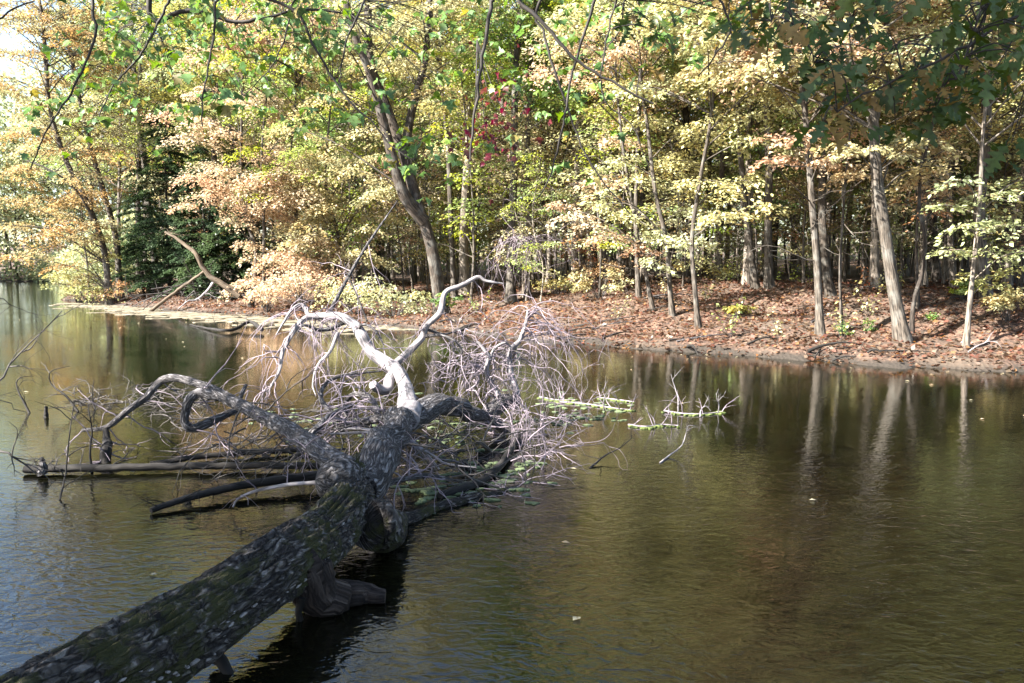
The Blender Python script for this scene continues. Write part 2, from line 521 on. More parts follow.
LEAF = mk_leaf()
BARK = mk_bark('bark', (.022, .019, .016), (.115, .10, .086), lichen=(.24, .24, .22), lich_amt=.25, sc_u=36, sc_v=3, bump=.9, dist=.03, useobj=True)
BARK_LOG = mk_plates('furrowed_bark', (.012, .010, .010), (.085, .075, .070), (.21, .19, .182), moss=.7, mosscol=(.036, .037, .012), su=22, sv=8)
BARK_DEAD = mk_bark('silvered_deadwood', (.075, .068, .07), (.27, .245, .255), lichen=(.36, .33, .33), lich_amt=.3, sc_u=40, sc_v=5, bump=.4, dist=.01)
BARK_LIMB = mk_plates('limb_bark', (.028, .025, .026), (.14, .13, .132), (.28, .26, .265), su=36, sv=7, bump=.8)
BARK_BURL = mk_plates('burl_bark', (.02, .018, .018), (.12, .11, .11), (.26, .24, .245), su=17, sv=15, bump=.9)  # paler and mossless beside the trunk bark: sunlight on the burl put into colour
BARK_STUB = mk_plates('bare_brown_wood', (.015, .011, .010), (.05, .037, .031), (.10, .08, .07), su=22, sv=2.5, bump=.5)
BARK_WET = mk_bark('wet_dark_wood', (.005, .004, .004), (.020, .017, .015), lichen=(.06, .055, .05), lich_amt=.3, sc_u=30, sc_v=4)
TWIGM = mk_plain('twig_bark', [(.3, (.11, .088, .104)), (.7, (.26, .212, .245))], 4)
TWIGD = mk_plain('dark_twig_bark', [(.3, (.02, .017, .016)), (.7, (.085, .073, .068))], 4)
OVERT = mk_plain('live_twig_bark', [(.3, (.014, .011, .010)), (.7, (.035, .028, .024))], 6)
BROWN = mk_bark('tan_deadwood', (.04, .029, .02), (.12, .09, .062), lichen=(.2, .18, .15), lich_amt=.2, sc_u=24, sc_v=3)
WATER = mk_water()
GROUND = mk_ground()
ALGAE = mk_plain('algae_scum', [(.3, (.05, .042, .026)), (.5, (.13, .11, .072)), (.7, (.24, .205, .15))], 3.5, .9, 10)
WEED = mk_plain('green_duckweed', [(.35, (.03, .04, .012)), (.65, (.13, .165, .04))], 14, .8)
WEEDP = mk_plain('pale_duckweed', [(.35, (.04, .055, .025)), (.65, (.12, .155, .07))], 9, .8)
FUNG = mk_plain('pale_fungus', [(.3, (.13, .115, .11)), (.7, (.28, .255, .25))], 30, .8)

# ------------------------------------------------------------------ terrain and water
far_px = [(60, 300), (105, 304), (180, 312), (260, 316), (330, 322), (400, 328), (480, 334), (560, 343), (640, 349), (700, 353),
          (800, 360), (900, 367), (1024, 373)]
far = [tuple(W(a, b)[:2]) for a, b in far_px]
shore = [(-3.5, 1.3), (-9, 2.5), (-18, 8), (-34, 24), (-56, 48), (-70, 74), (-60, 84), (-47, 83), (-42, 78), (-34, 66), (-27.5, 54)] + far + \
        [(14, 15.0), (22, 12), (34, 6), (40, 0), (30, -3), (18, -1.2), (8, .4), (3, 1.2), (0, 1.5)]
SH = np.array(shore)


def sdist(x, y):
    """distance to the shoreline, positive on land"""
    x = np.asarray(x, float); y = np.asarray(y, float)
    best = np.full(x.shape, 1e9)
    inside = np.zeros(x.shape, bool)
    n = len(SH)
    for i in range(n):
        ax, ay = SH[i]; bx, by = SH[(i + 1) % n]
        dx, dy = bx - ax, by - ay
        t = np.clip(((x - ax) * dx + (y - ay) * dy) / (dx * dx + dy * dy), 0, 1)
        best = np.minimum(best, np.hypot(x - ax - t * dx, y - ay - t * dy))
        c = ((ay > y) != (by > y)) & (x < dx * (y - ay) / (dy + 1e-12) + ax)
        inside ^= c
    return np.where(inside, -best, best)


def ss(t):
    t = np.clip(t, 0, 1)
    return t * t * (3 - 2 * t)


def gh(x, y):
    x = np.asarray(x, float); y = np.asarray(y, float)
    sd = sdist(x, y) + .26 * np.sin(1.3 * x + 1) * np.sin(1.1 * y + .6 * x) + .16 * np.sin(3.3 * x + .7 * y + 1.5 * np.sin(.8 * x)) + .07 * np.sin(9 * x - 3 * y)
    z = .20 * ss(sd / .5)
    rise = .55 + .55 * ss((x + 2) / 8)
    z = z + rise * ss((sd - .3) / 9.5) * (y > 5) + .45 * ss(sd / 2.0) * (y <= 5)
    z = z + (.08 * np.sin(.9 * x + .4 * y) + .07 * np.sin(1.7 * y - .8 * x) + .035 * np.sin(3.9 * x + 2.2 * y) + .02 * np.sin(8.3 * x - 5 * y)) * ss(sd / 2)
    z = z + .02 * np.maximum(sd - 25, 0) * (y > 5)
    return np.where(sd > 0, z, np.maximum(sd * .45, -.9))


def grade(lo, hi, dlo, dhi, fine, coarse):
    a = list(np.arange(dlo, dhi, fine))
    s, x = fine, dlo
    left = []
    while x > lo:
        s = min(s * 1.12, coarse); x -= s; left.append(x)
    s, x = fine, a[-1]
    right = []
    while x < hi:
        s = min(s * 1.12, coarse); x += s; right.append(x)
    return np.array(left[::-1] + a + right)


xs = grade(-400, 400, -26, 16, .22, 25)
ys = grade(-200, 500, 13, 42, .2, 25)
X, Y = np.meshgrid(xs, ys)
Z = gh(X, Y)
mb = MB()
nx, ny = len(xs), len(ys)
i, j = np.meshgrid(np.arange(nx - 1), np.arange(ny - 1))
b0 = j * nx + i
mb.add(np.stack([X, Y, Z], -1).reshape(-1, 3), np.stack([b0, b0 + 1, b0 + nx + 1, b0 + nx], -1).reshape(-1, 4))
g = link('ground', mb.mesh('ground', GROUND))
tag(g, kind='structure')
mb = MB()
mb.add([[-400, -200, 0], [400, -200, 0], [400, 500, 0], [-400, 500, 0]], [[0, 1, 2, 3]])
w = link('pond_water', mb.mesh('pond_water', WATER, smooth=False))
tag(w, kind='structure')


def gz(x, y):
    return float(gh(np.array([x]), np.array([y]))[0])


# leaf litter on the banks
mb = MB()
n = 190000
x = rng.uniform(-34, 20, n); y = rng.uniform(13, 52, n)
sd = sdist(x, y)
k = (sd > -.05) & (sd < 15) & (np.abs(x) < .66 * y + 2) & (rng.random(n) < np.clip(30 / y, .2, 1) ** 1.5)
x, y = x[k], y[k]
n2 = 2500
x2 = rng.uniform(-7, 7, n2); y2 = rng.uniform(-5, 1.4, n2)
k2 = sdist(x2, y2) > 0
x = np.concatenate([x, x2[k2]]); y = np.concatenate([y, y2[k2]])
n = len(x)
pos = np.stack([x, y, gh(x, y) + rng.uniform(.005, .05, n)], -1)
leaves(mb, pos, np.stack([rng.normal(0, 1, n), rng.normal(0, 1, n), rng.normal(0, .25, n)], -1),
       np.stack([rng.normal(0, .75, n), rng.normal(0, .75, n), np.ones(n)], -1), rng.uniform(.06, .17, n), clump=rng.random(n))
o = link('leaf_litter', mb.mesh('leaf_litter', LEAF, leaf=True), color=(.145, .075, .045))
tag(o, 'brown and rusty fallen leaves carpeting the banks', 'leaf litter', kind='stuff')

# floating leaves
mb = MB()
n = 2200
x = rng.uniform(-26, 14, n); y = rng.uniform(5, 42, n)
sd = sdist(x, y)
k = (sd < -.1) & (rng.random(n) < np.exp(sd / 2.5) * .7 + .035)
x, y = x[k], y[k]; n = len(x)
leaves(mb, np.stack([x, y, np.full(n, .012)], -1), np.stack([rng.normal(0, 1, n), rng.normal(0, 1, n), np.zeros(n)], -1),
       np.stack([rng.normal(0, .05, n), rng.normal(0, .05, n), np.ones(n)], -1), rng.uniform(.05, .1, n), clump=rng.random(n))
o = link('floating_leaves', mb.mesh('floating_leaves', LEAF, leaf=True), color=(.55, .45, .28))
tag(o, 'scattered fallen leaves floating on the pond', 'floating leaves', kind='stuff')


def blob(mb, cx, cy, rx, ry, z=.012, n=40, rough=.35, h=.01, rot=0.0):
    th = np.linspace(0, 2 * PI, n, endpoint=False)
    ph = rng.random(6) * 6.28
    r = 1 + rough * sum(np.sin(k_ * th + ph[i_]) / (i_ + 1.5) for i_, k_ in enumerate((2, 3, 5, 8, 11, 15)))
    ex, ey = rx * r * np.cos(th), ry * r * np.sin(th)
    c_, s_ = math.cos(rot), math.sin(rot)
    ring = np.stack([cx + ex * c_ - ey * s_, cy + ex * s_ + ey * c_, np.full(n, z)], -1)
    low = ring.copy(); low[:, 2] = -.02
    v = np.vstack([ring, low, [[cx, cy, z + h]]])
    i_ = np.arange(n)
    mb.add(v, np.stack([i_, (i_ + 1) % n, np.full(n, 2 * n)], -1))
    mb.add(v, np.stack([i_ + n, (i_ + 1) % n + n, (i_ + 1) % n, i_], -1))


# pale algae scum along the far left shore
mb = MB()
pts = smooth_line([W(85, 304), W(140, 310), W(200, 316), W(260, 321), (W(330, 326)), W(385, 330)], 40)
for p in pts:
    for k_ in range(9):
        blob(mb, p[0] + rng.normal(0, .8), p[1] + rng.normal(0, .8), rng.uniform(.12, .6), rng.uniform(.07, .26), z=rng.uniform(.010, .02), rot=rng.normal(0, .2))
o = link('algae_scum', mb.mesh('algae_scum', ALGAE))
tag(o, 'pale straw coloured algae scum floating along the far left bank', 'algae', kind='stuff')

# ------------------------------------------------------------------ trees
PAL = dict(cream=(.54, .53, .25), peach=(.60, .44, .28), gold=(.48, .44, .16), lime=(.34, .42, .07), olive=(.24, .28, .06),
           green=(.15, .25, .04), dark=(.065, .11, .045), rust=(.36, .14, .05), red=(.42, .04, .03), straw=(.48, .44, .22), orange=(.50, .34, .17))


def bark_disp(th, L, r):
    ph = rng.random() * 6
    return r * (.07 * np.sin(3 * th + 1.1 * L + ph) + .05 * np.sin(5 * th - .8 * L) + .03 * np.sin(11 * th + 2 * np.sin(L)))


def trunk_line(pts, r0, r1, n=26, flare=.5):
    """pts (k,3) -> smooth line plus radii, flared at the foot"""
    r0, r1 = r0 * .84, r1 * .84
    q = smooth_line(pts, n)
    t = np.linspace(0, 1, n)
    rad = r0 + (r1 - r0) * t ** .8
    zb = q[:, 2] - q[0, 2]
    rad = rad * (1 + flare * np.exp(-zb / .35))
    return q, rad


def make_tree(label, stems, sprays, color, bark=(1, 1, 1), leaf=.12, dens=255, cat='tree', group=None, name='tree', bare=0, above=0, above_r=2.6, seed=0, zlo=7, ztop=15, flat=.16, droop=.35):
    """stems: [(points, r0, r1)], the first one stands on the ground. sprays: [(centre, radius)]"""
    base = np.array(stems[0][0][0])
    root = empty(name, tuple(base), label, cat, group)
    tb, lb, lf = MB(), MB(), MB()
    lines = []
    for k, (pts, r0, r1) in enumerate(stems):
        q, rad = trunk_line(pts, r0, r1, flare=.55 if k == 0 else .1)
        if k == 0:
            q = np.vstack([q[0] - [0, 0, .3], q]); rad = np.concatenate([[rad[0] * 1.15], rad])
        if k == 0:
            tube(tb, q, rad, 16 if r0 > .1 else 8, bark_disp)
        else:
            fb = MB(); tube(fb, q, rad, 12, bark_disp)
            link('limb', fb.mesh('limb', BARK, base), root, bark)
        lines.append((q, rad))
    allq = np.vstack([l[0] for l in lines]); allr = np.concatenate([l[1] for l in lines])
    sprays = list(sprays)
    if base[0] > 1.5 and base[1] < 33: above = int(above * 1.7)  # more crown sprays added on these trees to shade the right bank
    for k in range(above):
        z = zlo + (ztop - zlo) * rng.random() ** .8
        i = int(np.argmin(np.abs(allq[:, 2] - z)))
        a = rng.random() * 2 * PI
        rr = above_r * math.sqrt(rng.random()) * (1.1 - .5 * (z - zlo) / max(ztop - zlo, 1))
        sprays.append((allq[i] * [1, 1, 0] + [math.cos(a) * rr, math.sin(a) * rr, z], rng.uniform(.6, 1.15)))
    for c, rad_ in sprays:
        connect(lb, allq, allr, c)
        spray(lf, lb, c, rad_, int(dens * rad_ ** 1.7) + 12, leaf, flat=flat, droop=droop)
    for k in range(bare):
        i = rng.integers(len(allq) // 5, len(allq) - 1)
        a = rng.random() * 2 * PI
        twig(lb, allq[i], (math.cos(a), math.sin(a), rng.uniform(-.3, .5)), rng.uniform(.8, 2.2), .018, 1, .05, .3, 6, 4, 3)
    link('trunk', tb.mesh('trunk', BARK, base), root, bark)
    if lb.n: link('branches', lb.mesh('branches', BARK, base), root, bark)
    if lf.n: link('crown', lf.mesh('crown', LEAF, base, leaf=True), root, color)
    return root


def on_ground(px, d):
    """ground point in the pixel column px, d metres ahead"""
    x = (px - 512) / F * d / cp   # close to the horizon this is accurate enough
    return np.array([x, d, gz(x, d) - .02])


def stem(px_pts, d, top=None, dd=0.0):
    """pixel polyline -> stem points; the first pixel y is ignored, the foot is put on the ground"""
    b = on_ground(px_pts[0][0], d)
    pts = [b]
    for a, c in px_pts[1:]:
        pts.append(P(a, c, d + dd * len(pts)))
    if top is not None:
        u = pts[-1] - pts[-2]; u = u / np.linalg.norm(u)
        u = u * .6 + np.array([0, 0, .5]); u /= np.linalg.norm(u)
        while pts[-1][2] < top:
            u = u + rng.normal(0, .08, 3); u[2] = abs(u[2]); u /= np.linalg.norm(u)
            pts.append(pts[-1] + u * 2.2)
    return pts


def S(lst, d):
    """sprays from (px, py, radius_px[, depth offset])"""
    out = []
    for s in lst:
        dd = d + (s[3] if len(s) > 3 else rng.uniform(-.8, .8))
        out.append((P(s[0], s[1], dd), s[2] / F * dd))
    return out


def fill(x0, x1, y0, y1, n, r=(22, 38)):
    """sprays loosely filling a pixel box"""
    return [(rng.uniform(x0, x1), rng.uniform(y0, y1), rng.uniform(*r), rng.uniform(-1.6, 1.6)) for _ in range(n)]


# the big trees one can tell apart
d = 31
make_tree('thick dark tree leaning left and forking, standing mid bank behind the fallen limbs',
          [(stem([(442, 303), (432, 250), (420, 210), (402, 150), (384, 100), (370, 60)], d, 15), .29, .12),
           ([P(424, 222, d), P(404, 195, d - .3), P(388, 140, d - .5), P(372, 80, d - .8), P(350, 20, d - 1), P(338, -60, d - 1)], .27, .1),
           ([P(405, 150, d), P(412, 110, d + .5), P(425, 60, d + .8), P(430, 0, d + 1), P(436, -80, d + 1.5)], .2, .08)],
          S([(330, 95, 40), (370, 130, 34), (400, 60, 40), (440, 90, 38), (350, 170, 34), (300, 130, 38), (420, 30, 40), (450, 150, 30), (380, 20, 42), (330, 40, 40)], d),
          PAL['straw'], (.6, .53, .48), above=60, above_r=4.2, zlo=9, ztop=16)
d = 37
make_tree('pale straight tree right of the thick leaning tree', [(stem([(465, 288), (464, 220), (469, 140), (470, 60)], d, 16), .26, .1)],
          S([(480, 60, 35), (500, 110, 32), (450, 40, 35), (490, 20, 40)], d), PAL['lime'], (2.3, 2.2, 2.05), above=55, zlo=9, ztop=17, above_r=3.4)
d = 36
make_tree('slim dark tree close on the left of the pale straight tree', [(stem([(455, 287), (451, 230), (448, 150), (440, 60)], d, 14), .15, .06)],
          S(fill(400, 480, 0, 120, 9), d), PAL['gold'], (.8, .75, .7), above=35, zlo=9, ztop=14)
d = 33
make_tree('dark tree beside a mass of hanging dead twigs', [(stem([(511, 297), (512, 240), (514, 160), (516, 60)], d, 15), .22, .1)],
          S(fill(480, 560, 0, 110, 10), d), PAL['green'], (.75, .72, .68), above=45, zlo=9, ztop=16, bare=5)
make_tree('grey tree just right of the dark tree with hanging dead twigs', [(stem([(526, 295), (529, 240), (527, 160), (531, 70)], 33.6, 15), .17, .08)],
          S(fill(510, 600, -10, 100, 9), d), PAL['lime'], (1.25, 1.15, 1.05), above=40, zlo=9, ztop=15)
make_tree('dark tree standing behind the small red leaved sapling', [(stem([(547, 280), (546, 220), (543, 130), (548, 40)], 40, 15), .24, .1)],
          S(fill(520, 600, 40, 150, 9), 39), PAL['olive'], (.7, .66, .62), above=40, zlo=9, ztop=16)
d = 25
make_tree('small tree holding broad cream sprays, middle of three by the water',
          [(stem([(672, 322), (669, 280), (666, 240), (655, 190), (648, 130), (640, 70)], d, 10), .09, .04)],
          S([(660, 235, 30), (630, 215, 28), (600, 205, 26), (690, 210, 34), (640, 180, 34), (675, 160, 36), (620, 160, 30), (700, 130, 36), (650, 120, 34),
             (670, 80, 36), (600, 195, 24), (655, 262, 20)], d), PAL['cream'], (1, .95, .9), above=16, zlo=8, ztop=11, dens=300)
make_tree('small tree in cream leaf, leftmost of three by the water',
          [(stem([(653, 323), (648, 285), (640, 240), (628, 180), (620, 120)], 26, 9), .08, .03)],
          S([(610, 235, 26), (640, 250, 24), (575, 215, 26), (600, 180, 28), (590, 225, 24), (560, 205, 22), (620, 140, 30)], 26), PAL['peach'], (.9, .85, .8), above=10, zlo=7.5, ztop=9.5, dens=280)
make_tree('small tree with yellow sprays, rightmost of three by the water',
          [(stem([(698, 332), (695, 290), (692, 240), (700, 180), (712, 110)], 23, 9), .085, .035)],
          S([(690, 240, 30), (720, 215, 36), (740, 180, 38), (705, 180, 34), (755, 140, 36), (720, 120, 40), (770, 110, 36), (740, 80, 40), (700, 70, 36), (762, 205, 28), (790, 90, 36)], 23),
          PAL['cream'], (.85, .8, .75), above=14, zlo=7, ztop=10, dens=320)
d = 29
make_tree('grey tree leaning left, the left one of a close pair on the rise', [(stem([(754, 294), (750, 245), (744, 195), (738, 120)], d, 14), .14, .07)],
          S(fill(700, 780, 10, 130, 9), d), PAL['straw'], (1, .95, .9), above=40, zlo=8, ztop=15, bare=4)
make_tree('thick straight tree, the right one of a close pair on the rise', [(stem([(768, 296), (768, 240), (769, 170), (766, 80)], 28.6, 15), .165, .09)],
          S(fill(740, 820, 10, 130, 9), d), PAL['gold'], (.95, .9, .85), above=45, zlo=8, ztop=15)
d = 21.5
make_tree('lit grey tree with bare side twigs standing close to the water',
          [(stem([(820, 335), (819, 300), (816, 250), (811, 190), (806, 120)], d, 12), .115, .06)],
          S(fill(770, 860, 120, 175, 8, (20, 32)) + fill(770, 850, 20, 120, 10), d), PAL['peach'], (.95, .9, .84), above=40, zlo=6.5, ztop=12, bare=9, dens=240)
make_tree('dark tree half hidden behind the lit grey tree', [(stem([(829, 310), (826, 270), (822, 210), (824, 120)], 26, 13), .15, .07)],
          S(fill(800, 870, 40, 150, 8), 26), PAL['olive'], (.6, .55, .5), above=26, zlo=8, ztop=13)
make_tree('thin pole tree between the lit grey tree and the big leaning tree', [(stem([(842, 326), (840, 280), (842, 230), (848, 150)], 22, 9), .05, .02)],
          S(fill(820, 880, 140, 180, 5, (18, 26)), 22), PAL['orange'], (.9, .85, .8), above=8, zlo=6.5, ztop=9, bare=4)
d = 20
make_tree('big grey tree leaning left at the water edge of the right bank',
          [(stem([(903, 345), (894, 290), (884, 225), (876, 170), (873, 120), (858, 75), (835, 45), (812, 12)], d, 11), .18, .09),
           ([P(873, 125, d), P(880, 90, d + .4), P(884, 50, d + .6), P(888, 0, d + .8), P(890, -60, d + 1)], .12, .06),
           ([P(845, 58, d), P(850, 35, d + .2), P(850, 0, d + .3), P(852, -50, d + .4)], .08, .04)],
          S(fill(840, 940, 135, 175, 9, (18, 30)) + fill(850, 930, -10, 120, 12, (20, 32)) + [(800, 20, 34), (770, 60, 30), (820, 70, 30), (790, -10, 34), (930, 165, 26), (905, 150, 26)], d),
          PAL['straw'], (.95, .9, .84), above=52, above_r=3.8, zlo=6.5, ztop=12.5, dens=230)
make_tree('thin dark crooked tree winding up on the right of the big leaning tree',
          [(stem([(911, 338), (914, 300), (923, 270), (925, 240), (919, 205), (924, 160)], 20.8, 8), .065, .025)],
          S([(925, 175, 22), (945, 150, 24), (920, 130, 24), (950, 190, 18)], 21), PAL['orange'], (.45, .4, .38), above=8, zlo=6.5, ztop=8.5)
d = 19.5
make_tree('slim pale tree among green and cream sprays at the right bank',
          [(stem([(966, 340), (970, 300), (974, 260), (980, 200), (984, 120)], d, 9), .075, .03)],
          S([(985, 250, 30), (1005, 225, 34), (965, 225, 26), (1010, 270, 28), (950, 250, 22), (985, 195, 34), (1020, 180, 34), (960, 180, 26), (990, 285, 22), (1035, 250, 34), (945, 205, 20), (970, 275, 18)], d),
          (.42, .46, .20), (1.9, 1.8, 1.7), above=22, zlo=6, ztop=10, dens=260)
make_tree('stout grey tree behind the slim pale tree at the right bank', [(stem([(984, 328), (983, 280), (979, 210), (986, 130)], 24, 13), .21, .1)],
          S(fill(940, 1040, 40, 170, 11), 24), PAL['gold'], (1.1, 1.05, 1), above=34, zlo=7, ztop=13)
make_tree('leaning pale tree at the far right edge of the woods', [(stem([(1004, 318), (1008, 270), (1018, 210), (1030, 130)], 27, 13), .14, .06)],
          S(fill(970, 1060, 0, 140, 10), 27), PAL['straw'], (1.7, 1.6, 1.5), above=34, zlo=8, ztop=13)
make_tree('straight tree with pale upper trunk left of the slim pale tree', [(stem([(952, 312), (951, 250), (948, 160), (944, 60)], 29, 14), .13, .07)],
          S(fill(900, 990, 0, 130, 10), 29), PAL['cream'], (1.8, 1.7, 1.6), above=34, zlo=8, ztop=14)
make_tree('dark tree right of the crooked winding tree', [(stem([(935, 302), (934, 240), (932, 160), (930, 60)], 31, 14), .17, .08)],
          S(fill(890, 970, 0, 130, 8), 31), PAL['olive'], (.6, .55, .52), above=34, zlo=8, ztop=14)
make_tree('slender tree left of the three small trees by the water', [(stem([(606, 300), (604, 250), (600, 170), (604, 80)], 34, 15), .12, .06)],
          S(fill(560, 650, 0, 150, 11), 34), PAL['lime'], (.9, .85, .8), above=34, zlo=9, ztop=15)
make_tree('dark straight tree behind the cream sprays', [(stem([(690, 285), (688, 220), (686, 120), (684, 30)], 37, 15), .2, .1)],
          S(fill(640, 740, -10, 90, 10), 35), PAL['straw'], (.55, .52, .5), above=40, zlo=10, ztop=16)
make_tree('slim tree just left of the two small trees by the water', [(stem([(638, 305), (637, 260), (636, 200), (640, 100)], 29, 12), .1, .05)],
          S(fill(590, 680, 10, 120, 8), 29), PAL['olive'], (.9, .85, .8), above=24, zlo=8, ztop=12)

# left promontory
d = 42
make_tree('leaning tree with orange foliage at the far left point, outermost',
          [(stem([(112, 290), (104, 250), (88, 205), (66, 160), (50, 110)], d, 14), .2, .08),
           ([P(106, 258, d), P(96, 225, d - .5), P(76, 190, d - 1), P(50, 170, d - 1.5), P(25, 160, d - 1.5)], .1, .04)],
          S(fill(10, 110, 110, 260, 34, (16, 30)) + [(60, 265, 18), (85, 275, 16), (40, 235, 20)], d), (.46, .33, .14), (.8, .75, .7), above=50, zlo=9, ztop=15, above_r=4, dens=250)
make_tree('leaning tree with straw coloured leaves behind the outermost one on the left point',
          [(stem([(122, 288), (116, 240), (100, 180), (84, 120), (70, 50)], d + 2, 16), .2, .08)],
          S(fill(30, 150, 30, 180, 26, (18, 32)) + fill(60, 130, 220, 280, 9, (14, 22)), d + 1.5), PAL['straw'], (.9, .85, .8), above=55, zlo=10, ztop=17, above_r=4, dens=240)
make_tree('bushy lime green tree low on the left point', [(stem([(92, 294), (88, 270), (84, 240)], 43, 5.5), .07, .03)],
          S(fill(55, 125, 235, 292, 14, (14, 22)), 43), (.45, .46, .17), (.9, .85, .8), dens=200)
d = 37
for nm, px0, col, lab, (bx0, bx1, by0, by1), h in (
        ('a', 252, 'peach', 'peach leaved beech with layered sprays over the brush on the left bank', (165, 290, 95, 215), 13),
        ('b', 300, 'peach', 'low spreading peach leaved beech reaching down to the left bank', (235, 340, 170, 285), 9),
        ('c', 335, 'straw', 'straw coloured beech right of the spreading peach one', (285, 385, 150, 262), 9)):
    b = on_ground(px0, d)
    sprs = fill(bx0, bx1, by0, by1, 36 if nm == 'b' else 32, (17, 32))
    make_tree(lab, [([b, b + [.2, .3, 2.5], b + [-.3, .2, 5], b + [.1, 0, h]], .12, .04)], S(sprs, d - 1.2), PAL[col], (.9, .85, .8), above=22, zlo=9, ztop=13, dens=300, name='beech_tree', droop=.5)
make_tree('green leaved young tree above the peach beech', [([on_ground(265, 36), on_ground(265, 36) + [.1, 0, 4], P(262, 150, 36), P(270, 60, 36)], .1, .04)],
          S([(250, 185, 26), (275, 165, 30), (300, 150, 28), (245, 150, 28), (265, 195, 22), (290, 120, 30), (250, 110, 30), (320, 175, 24), (270, 80, 34), (300, 60, 34), (240, 60, 34)], 34.5),
          PAL['lime'], (.8, .75, .7), above=22, zlo=9, ztop=14, dens=240)
make_tree('tall lime leaved tree behind the left bank', [(stem([(215, 285), (212, 220), (216, 120), (222, 20)], 44, 17), .24, .1)],
          S(fill(130, 300, -10, 110, 30, (22, 36)), 42), (.40, .42, .14), (.7, .65, .6), above=40, zlo=13, ztop=18, above_r=4.5)
make_tree('tall pale green tree high behind the left point', [(stem([(160, 285), (150, 220), (140, 120), (130, 40)], 48, 21), .24, .1)],
          S(fill(70, 200, 0, 140, 34, (18, 32)), 47), (.36, .42, .18), (.8, .75, .7), above=70, zlo=13, ztop=22, above_r=5, dens=230)
make_tree('grey twiggy tree nearly bare behind the left point', [(stem([(185, 286), (180, 230), (172, 170), (165, 110)], 45, 14), .14, .05)],
          S(fill(110, 220, 60, 200, 16, (12, 22)), 44), PAL['straw'], (1.2, 1.15, 1.1), bare=46, dens=90)

# hemlocks
def hemlock(label, px, d, h, w):
    b = on_ground(px, d)
    root = empty('hemlock_tree', tuple(b), label, 'tree')
    tb, lf, lb = MB(), MB(), MB()
    q, rad = trunk_line([b - [0, 0, .3], b + [0, 0, h * .5], b + [.1, 0, h]], .16, .02)
    tube(tb, q, rad, 8)
    z = .7
    while z < h:
        rr = (w * (1 - z / h) ** .6 + .2) * rng.uniform(.7, 1.25)
        for k in range(5):
            a = rng.random() * 6.28
            n_ = int(rr * 150)
            t = rng.random(n_) ** .7
            sd_ = rng.normal(0, .22, n_) * rr * (1.1 - t)
            pos = b + np.stack([math.cos(a) * t * rr - math.sin(a) * sd_, math.sin(a) * t * rr + math.cos(a) * sd_, z + .1 * t * rr - .35 * t * t * rr + rng.normal(0, .04, n_)], -1)
            leaves(lf, pos, np.stack([np.full(n_, math.cos(a)) + rng.normal(0, .6, n_), np.full(n_, math.sin(a)) + rng.normal(0, .6, n_), rng.normal(-.3, .2, n_)], -1),
                   np.stack([rng.normal(0, .3, n_), rng.normal(0, .3, n_), np.ones(n_)], -1), rng.uniform(.07, .15, n_), tint=rng.random(n_) * .85, clump=np.full(n_, rng.random()))
            tube(lb, [b + [0, 0, z], b + [math.cos(a) * rr * .9, math.sin(a) * rr * .9, z - .2 * rr]], [.02, .006], 3, cap=False)
        z += rng.uniform(.15, .4)
    link('trunk', tb.mesh('trunk', BARK, b), root, (.6, .5, .45))
    link('limbs', lb.mesh('limbs', BARK, b), root, (.6, .5, .45))
    link('crown', lf.mesh('crown', LEAF, b, leaf=True), root, PAL['dark'])


hemlock('dark green hemlock filling the gap left of the brush heap', 172, 44, 9.5, 2.6)
hemlock('dark green hemlock right behind the brush heap on the left bank', 208, 43, 7.5, 2.4)
hemlock('small dark hemlock close beside the lime bush on the left point', 145, 46, 7, 2.0)
hemlock('dark hemlock behind the peach beech', 248, 43, 7, 2.0)

# deep woods: prototypes then copies
def copy_tree(root, loc, rz, s, color, bark):
    r = root.copy(); COL.objects.link(r)
    r.location = loc; r.rotation_euler = (0, 0, rz); r.scale = (s, s, s)
    for ch in [c for c in bpy.data.objects if c.parent == root]:
        c = ch.copy(); COL.objects.link(c); c.parent = r
        c.color = (*(color if ch.name.startswith('crown') else bark), 1)
    return r


def proto(kind, label, group, seed):
    if kind == 'tall':
        lean = rng.normal(0, .5, 2)
        pts = [[0, 0, 0], [lean[0] * .2, lean[1] * .2, 4], [lean[0] * .7, lean[1] * .7, 9], [lean[0] * 1.2, lean[1] * 1.2, 15]]
        return make_tree(label, [([np.array(p, float) for p in pts], rng.uniform(.14, .22), .05)], [], PAL['straw'], above=80, above_r=3.6, zlo=6, ztop=17, dens=150, leaf=.135, group=group, bare=3)
    pts = [[0, 0, 0], [.1, .1, 2], [rng.normal(0, .3), rng.normal(0, .3), 4.5], [rng.normal(0, .5), rng.normal(0, .5), 8]]
    return make_tree(label, [([np.array(p, float) for p in pts], .055, .02)], [], PAL['gold'], above=26, above_r=1.7, zlo=1.6, ztop=8, dens=95, leaf=.12, group=group, bare=5, name='sapling', cat='sapling')


LT = 'slender forest tree in yellowing leaf standing deep in the crowded woods'
LS = 'thin understory sapling with sparse yellow leaves in the shade of the woods'
tall = [proto('tall', LT, 'trees deep in the woods', k) for k in range(6)]
sap = [proto('sap', LS, 'saplings deep in the woods', k) for k in range(4)]
cols = [PAL[k] for k in ('straw', 'gold', 'lime', 'olive', 'cream', 'straw', 'lime', 'peach', 'green', 'gold', 'orange')]


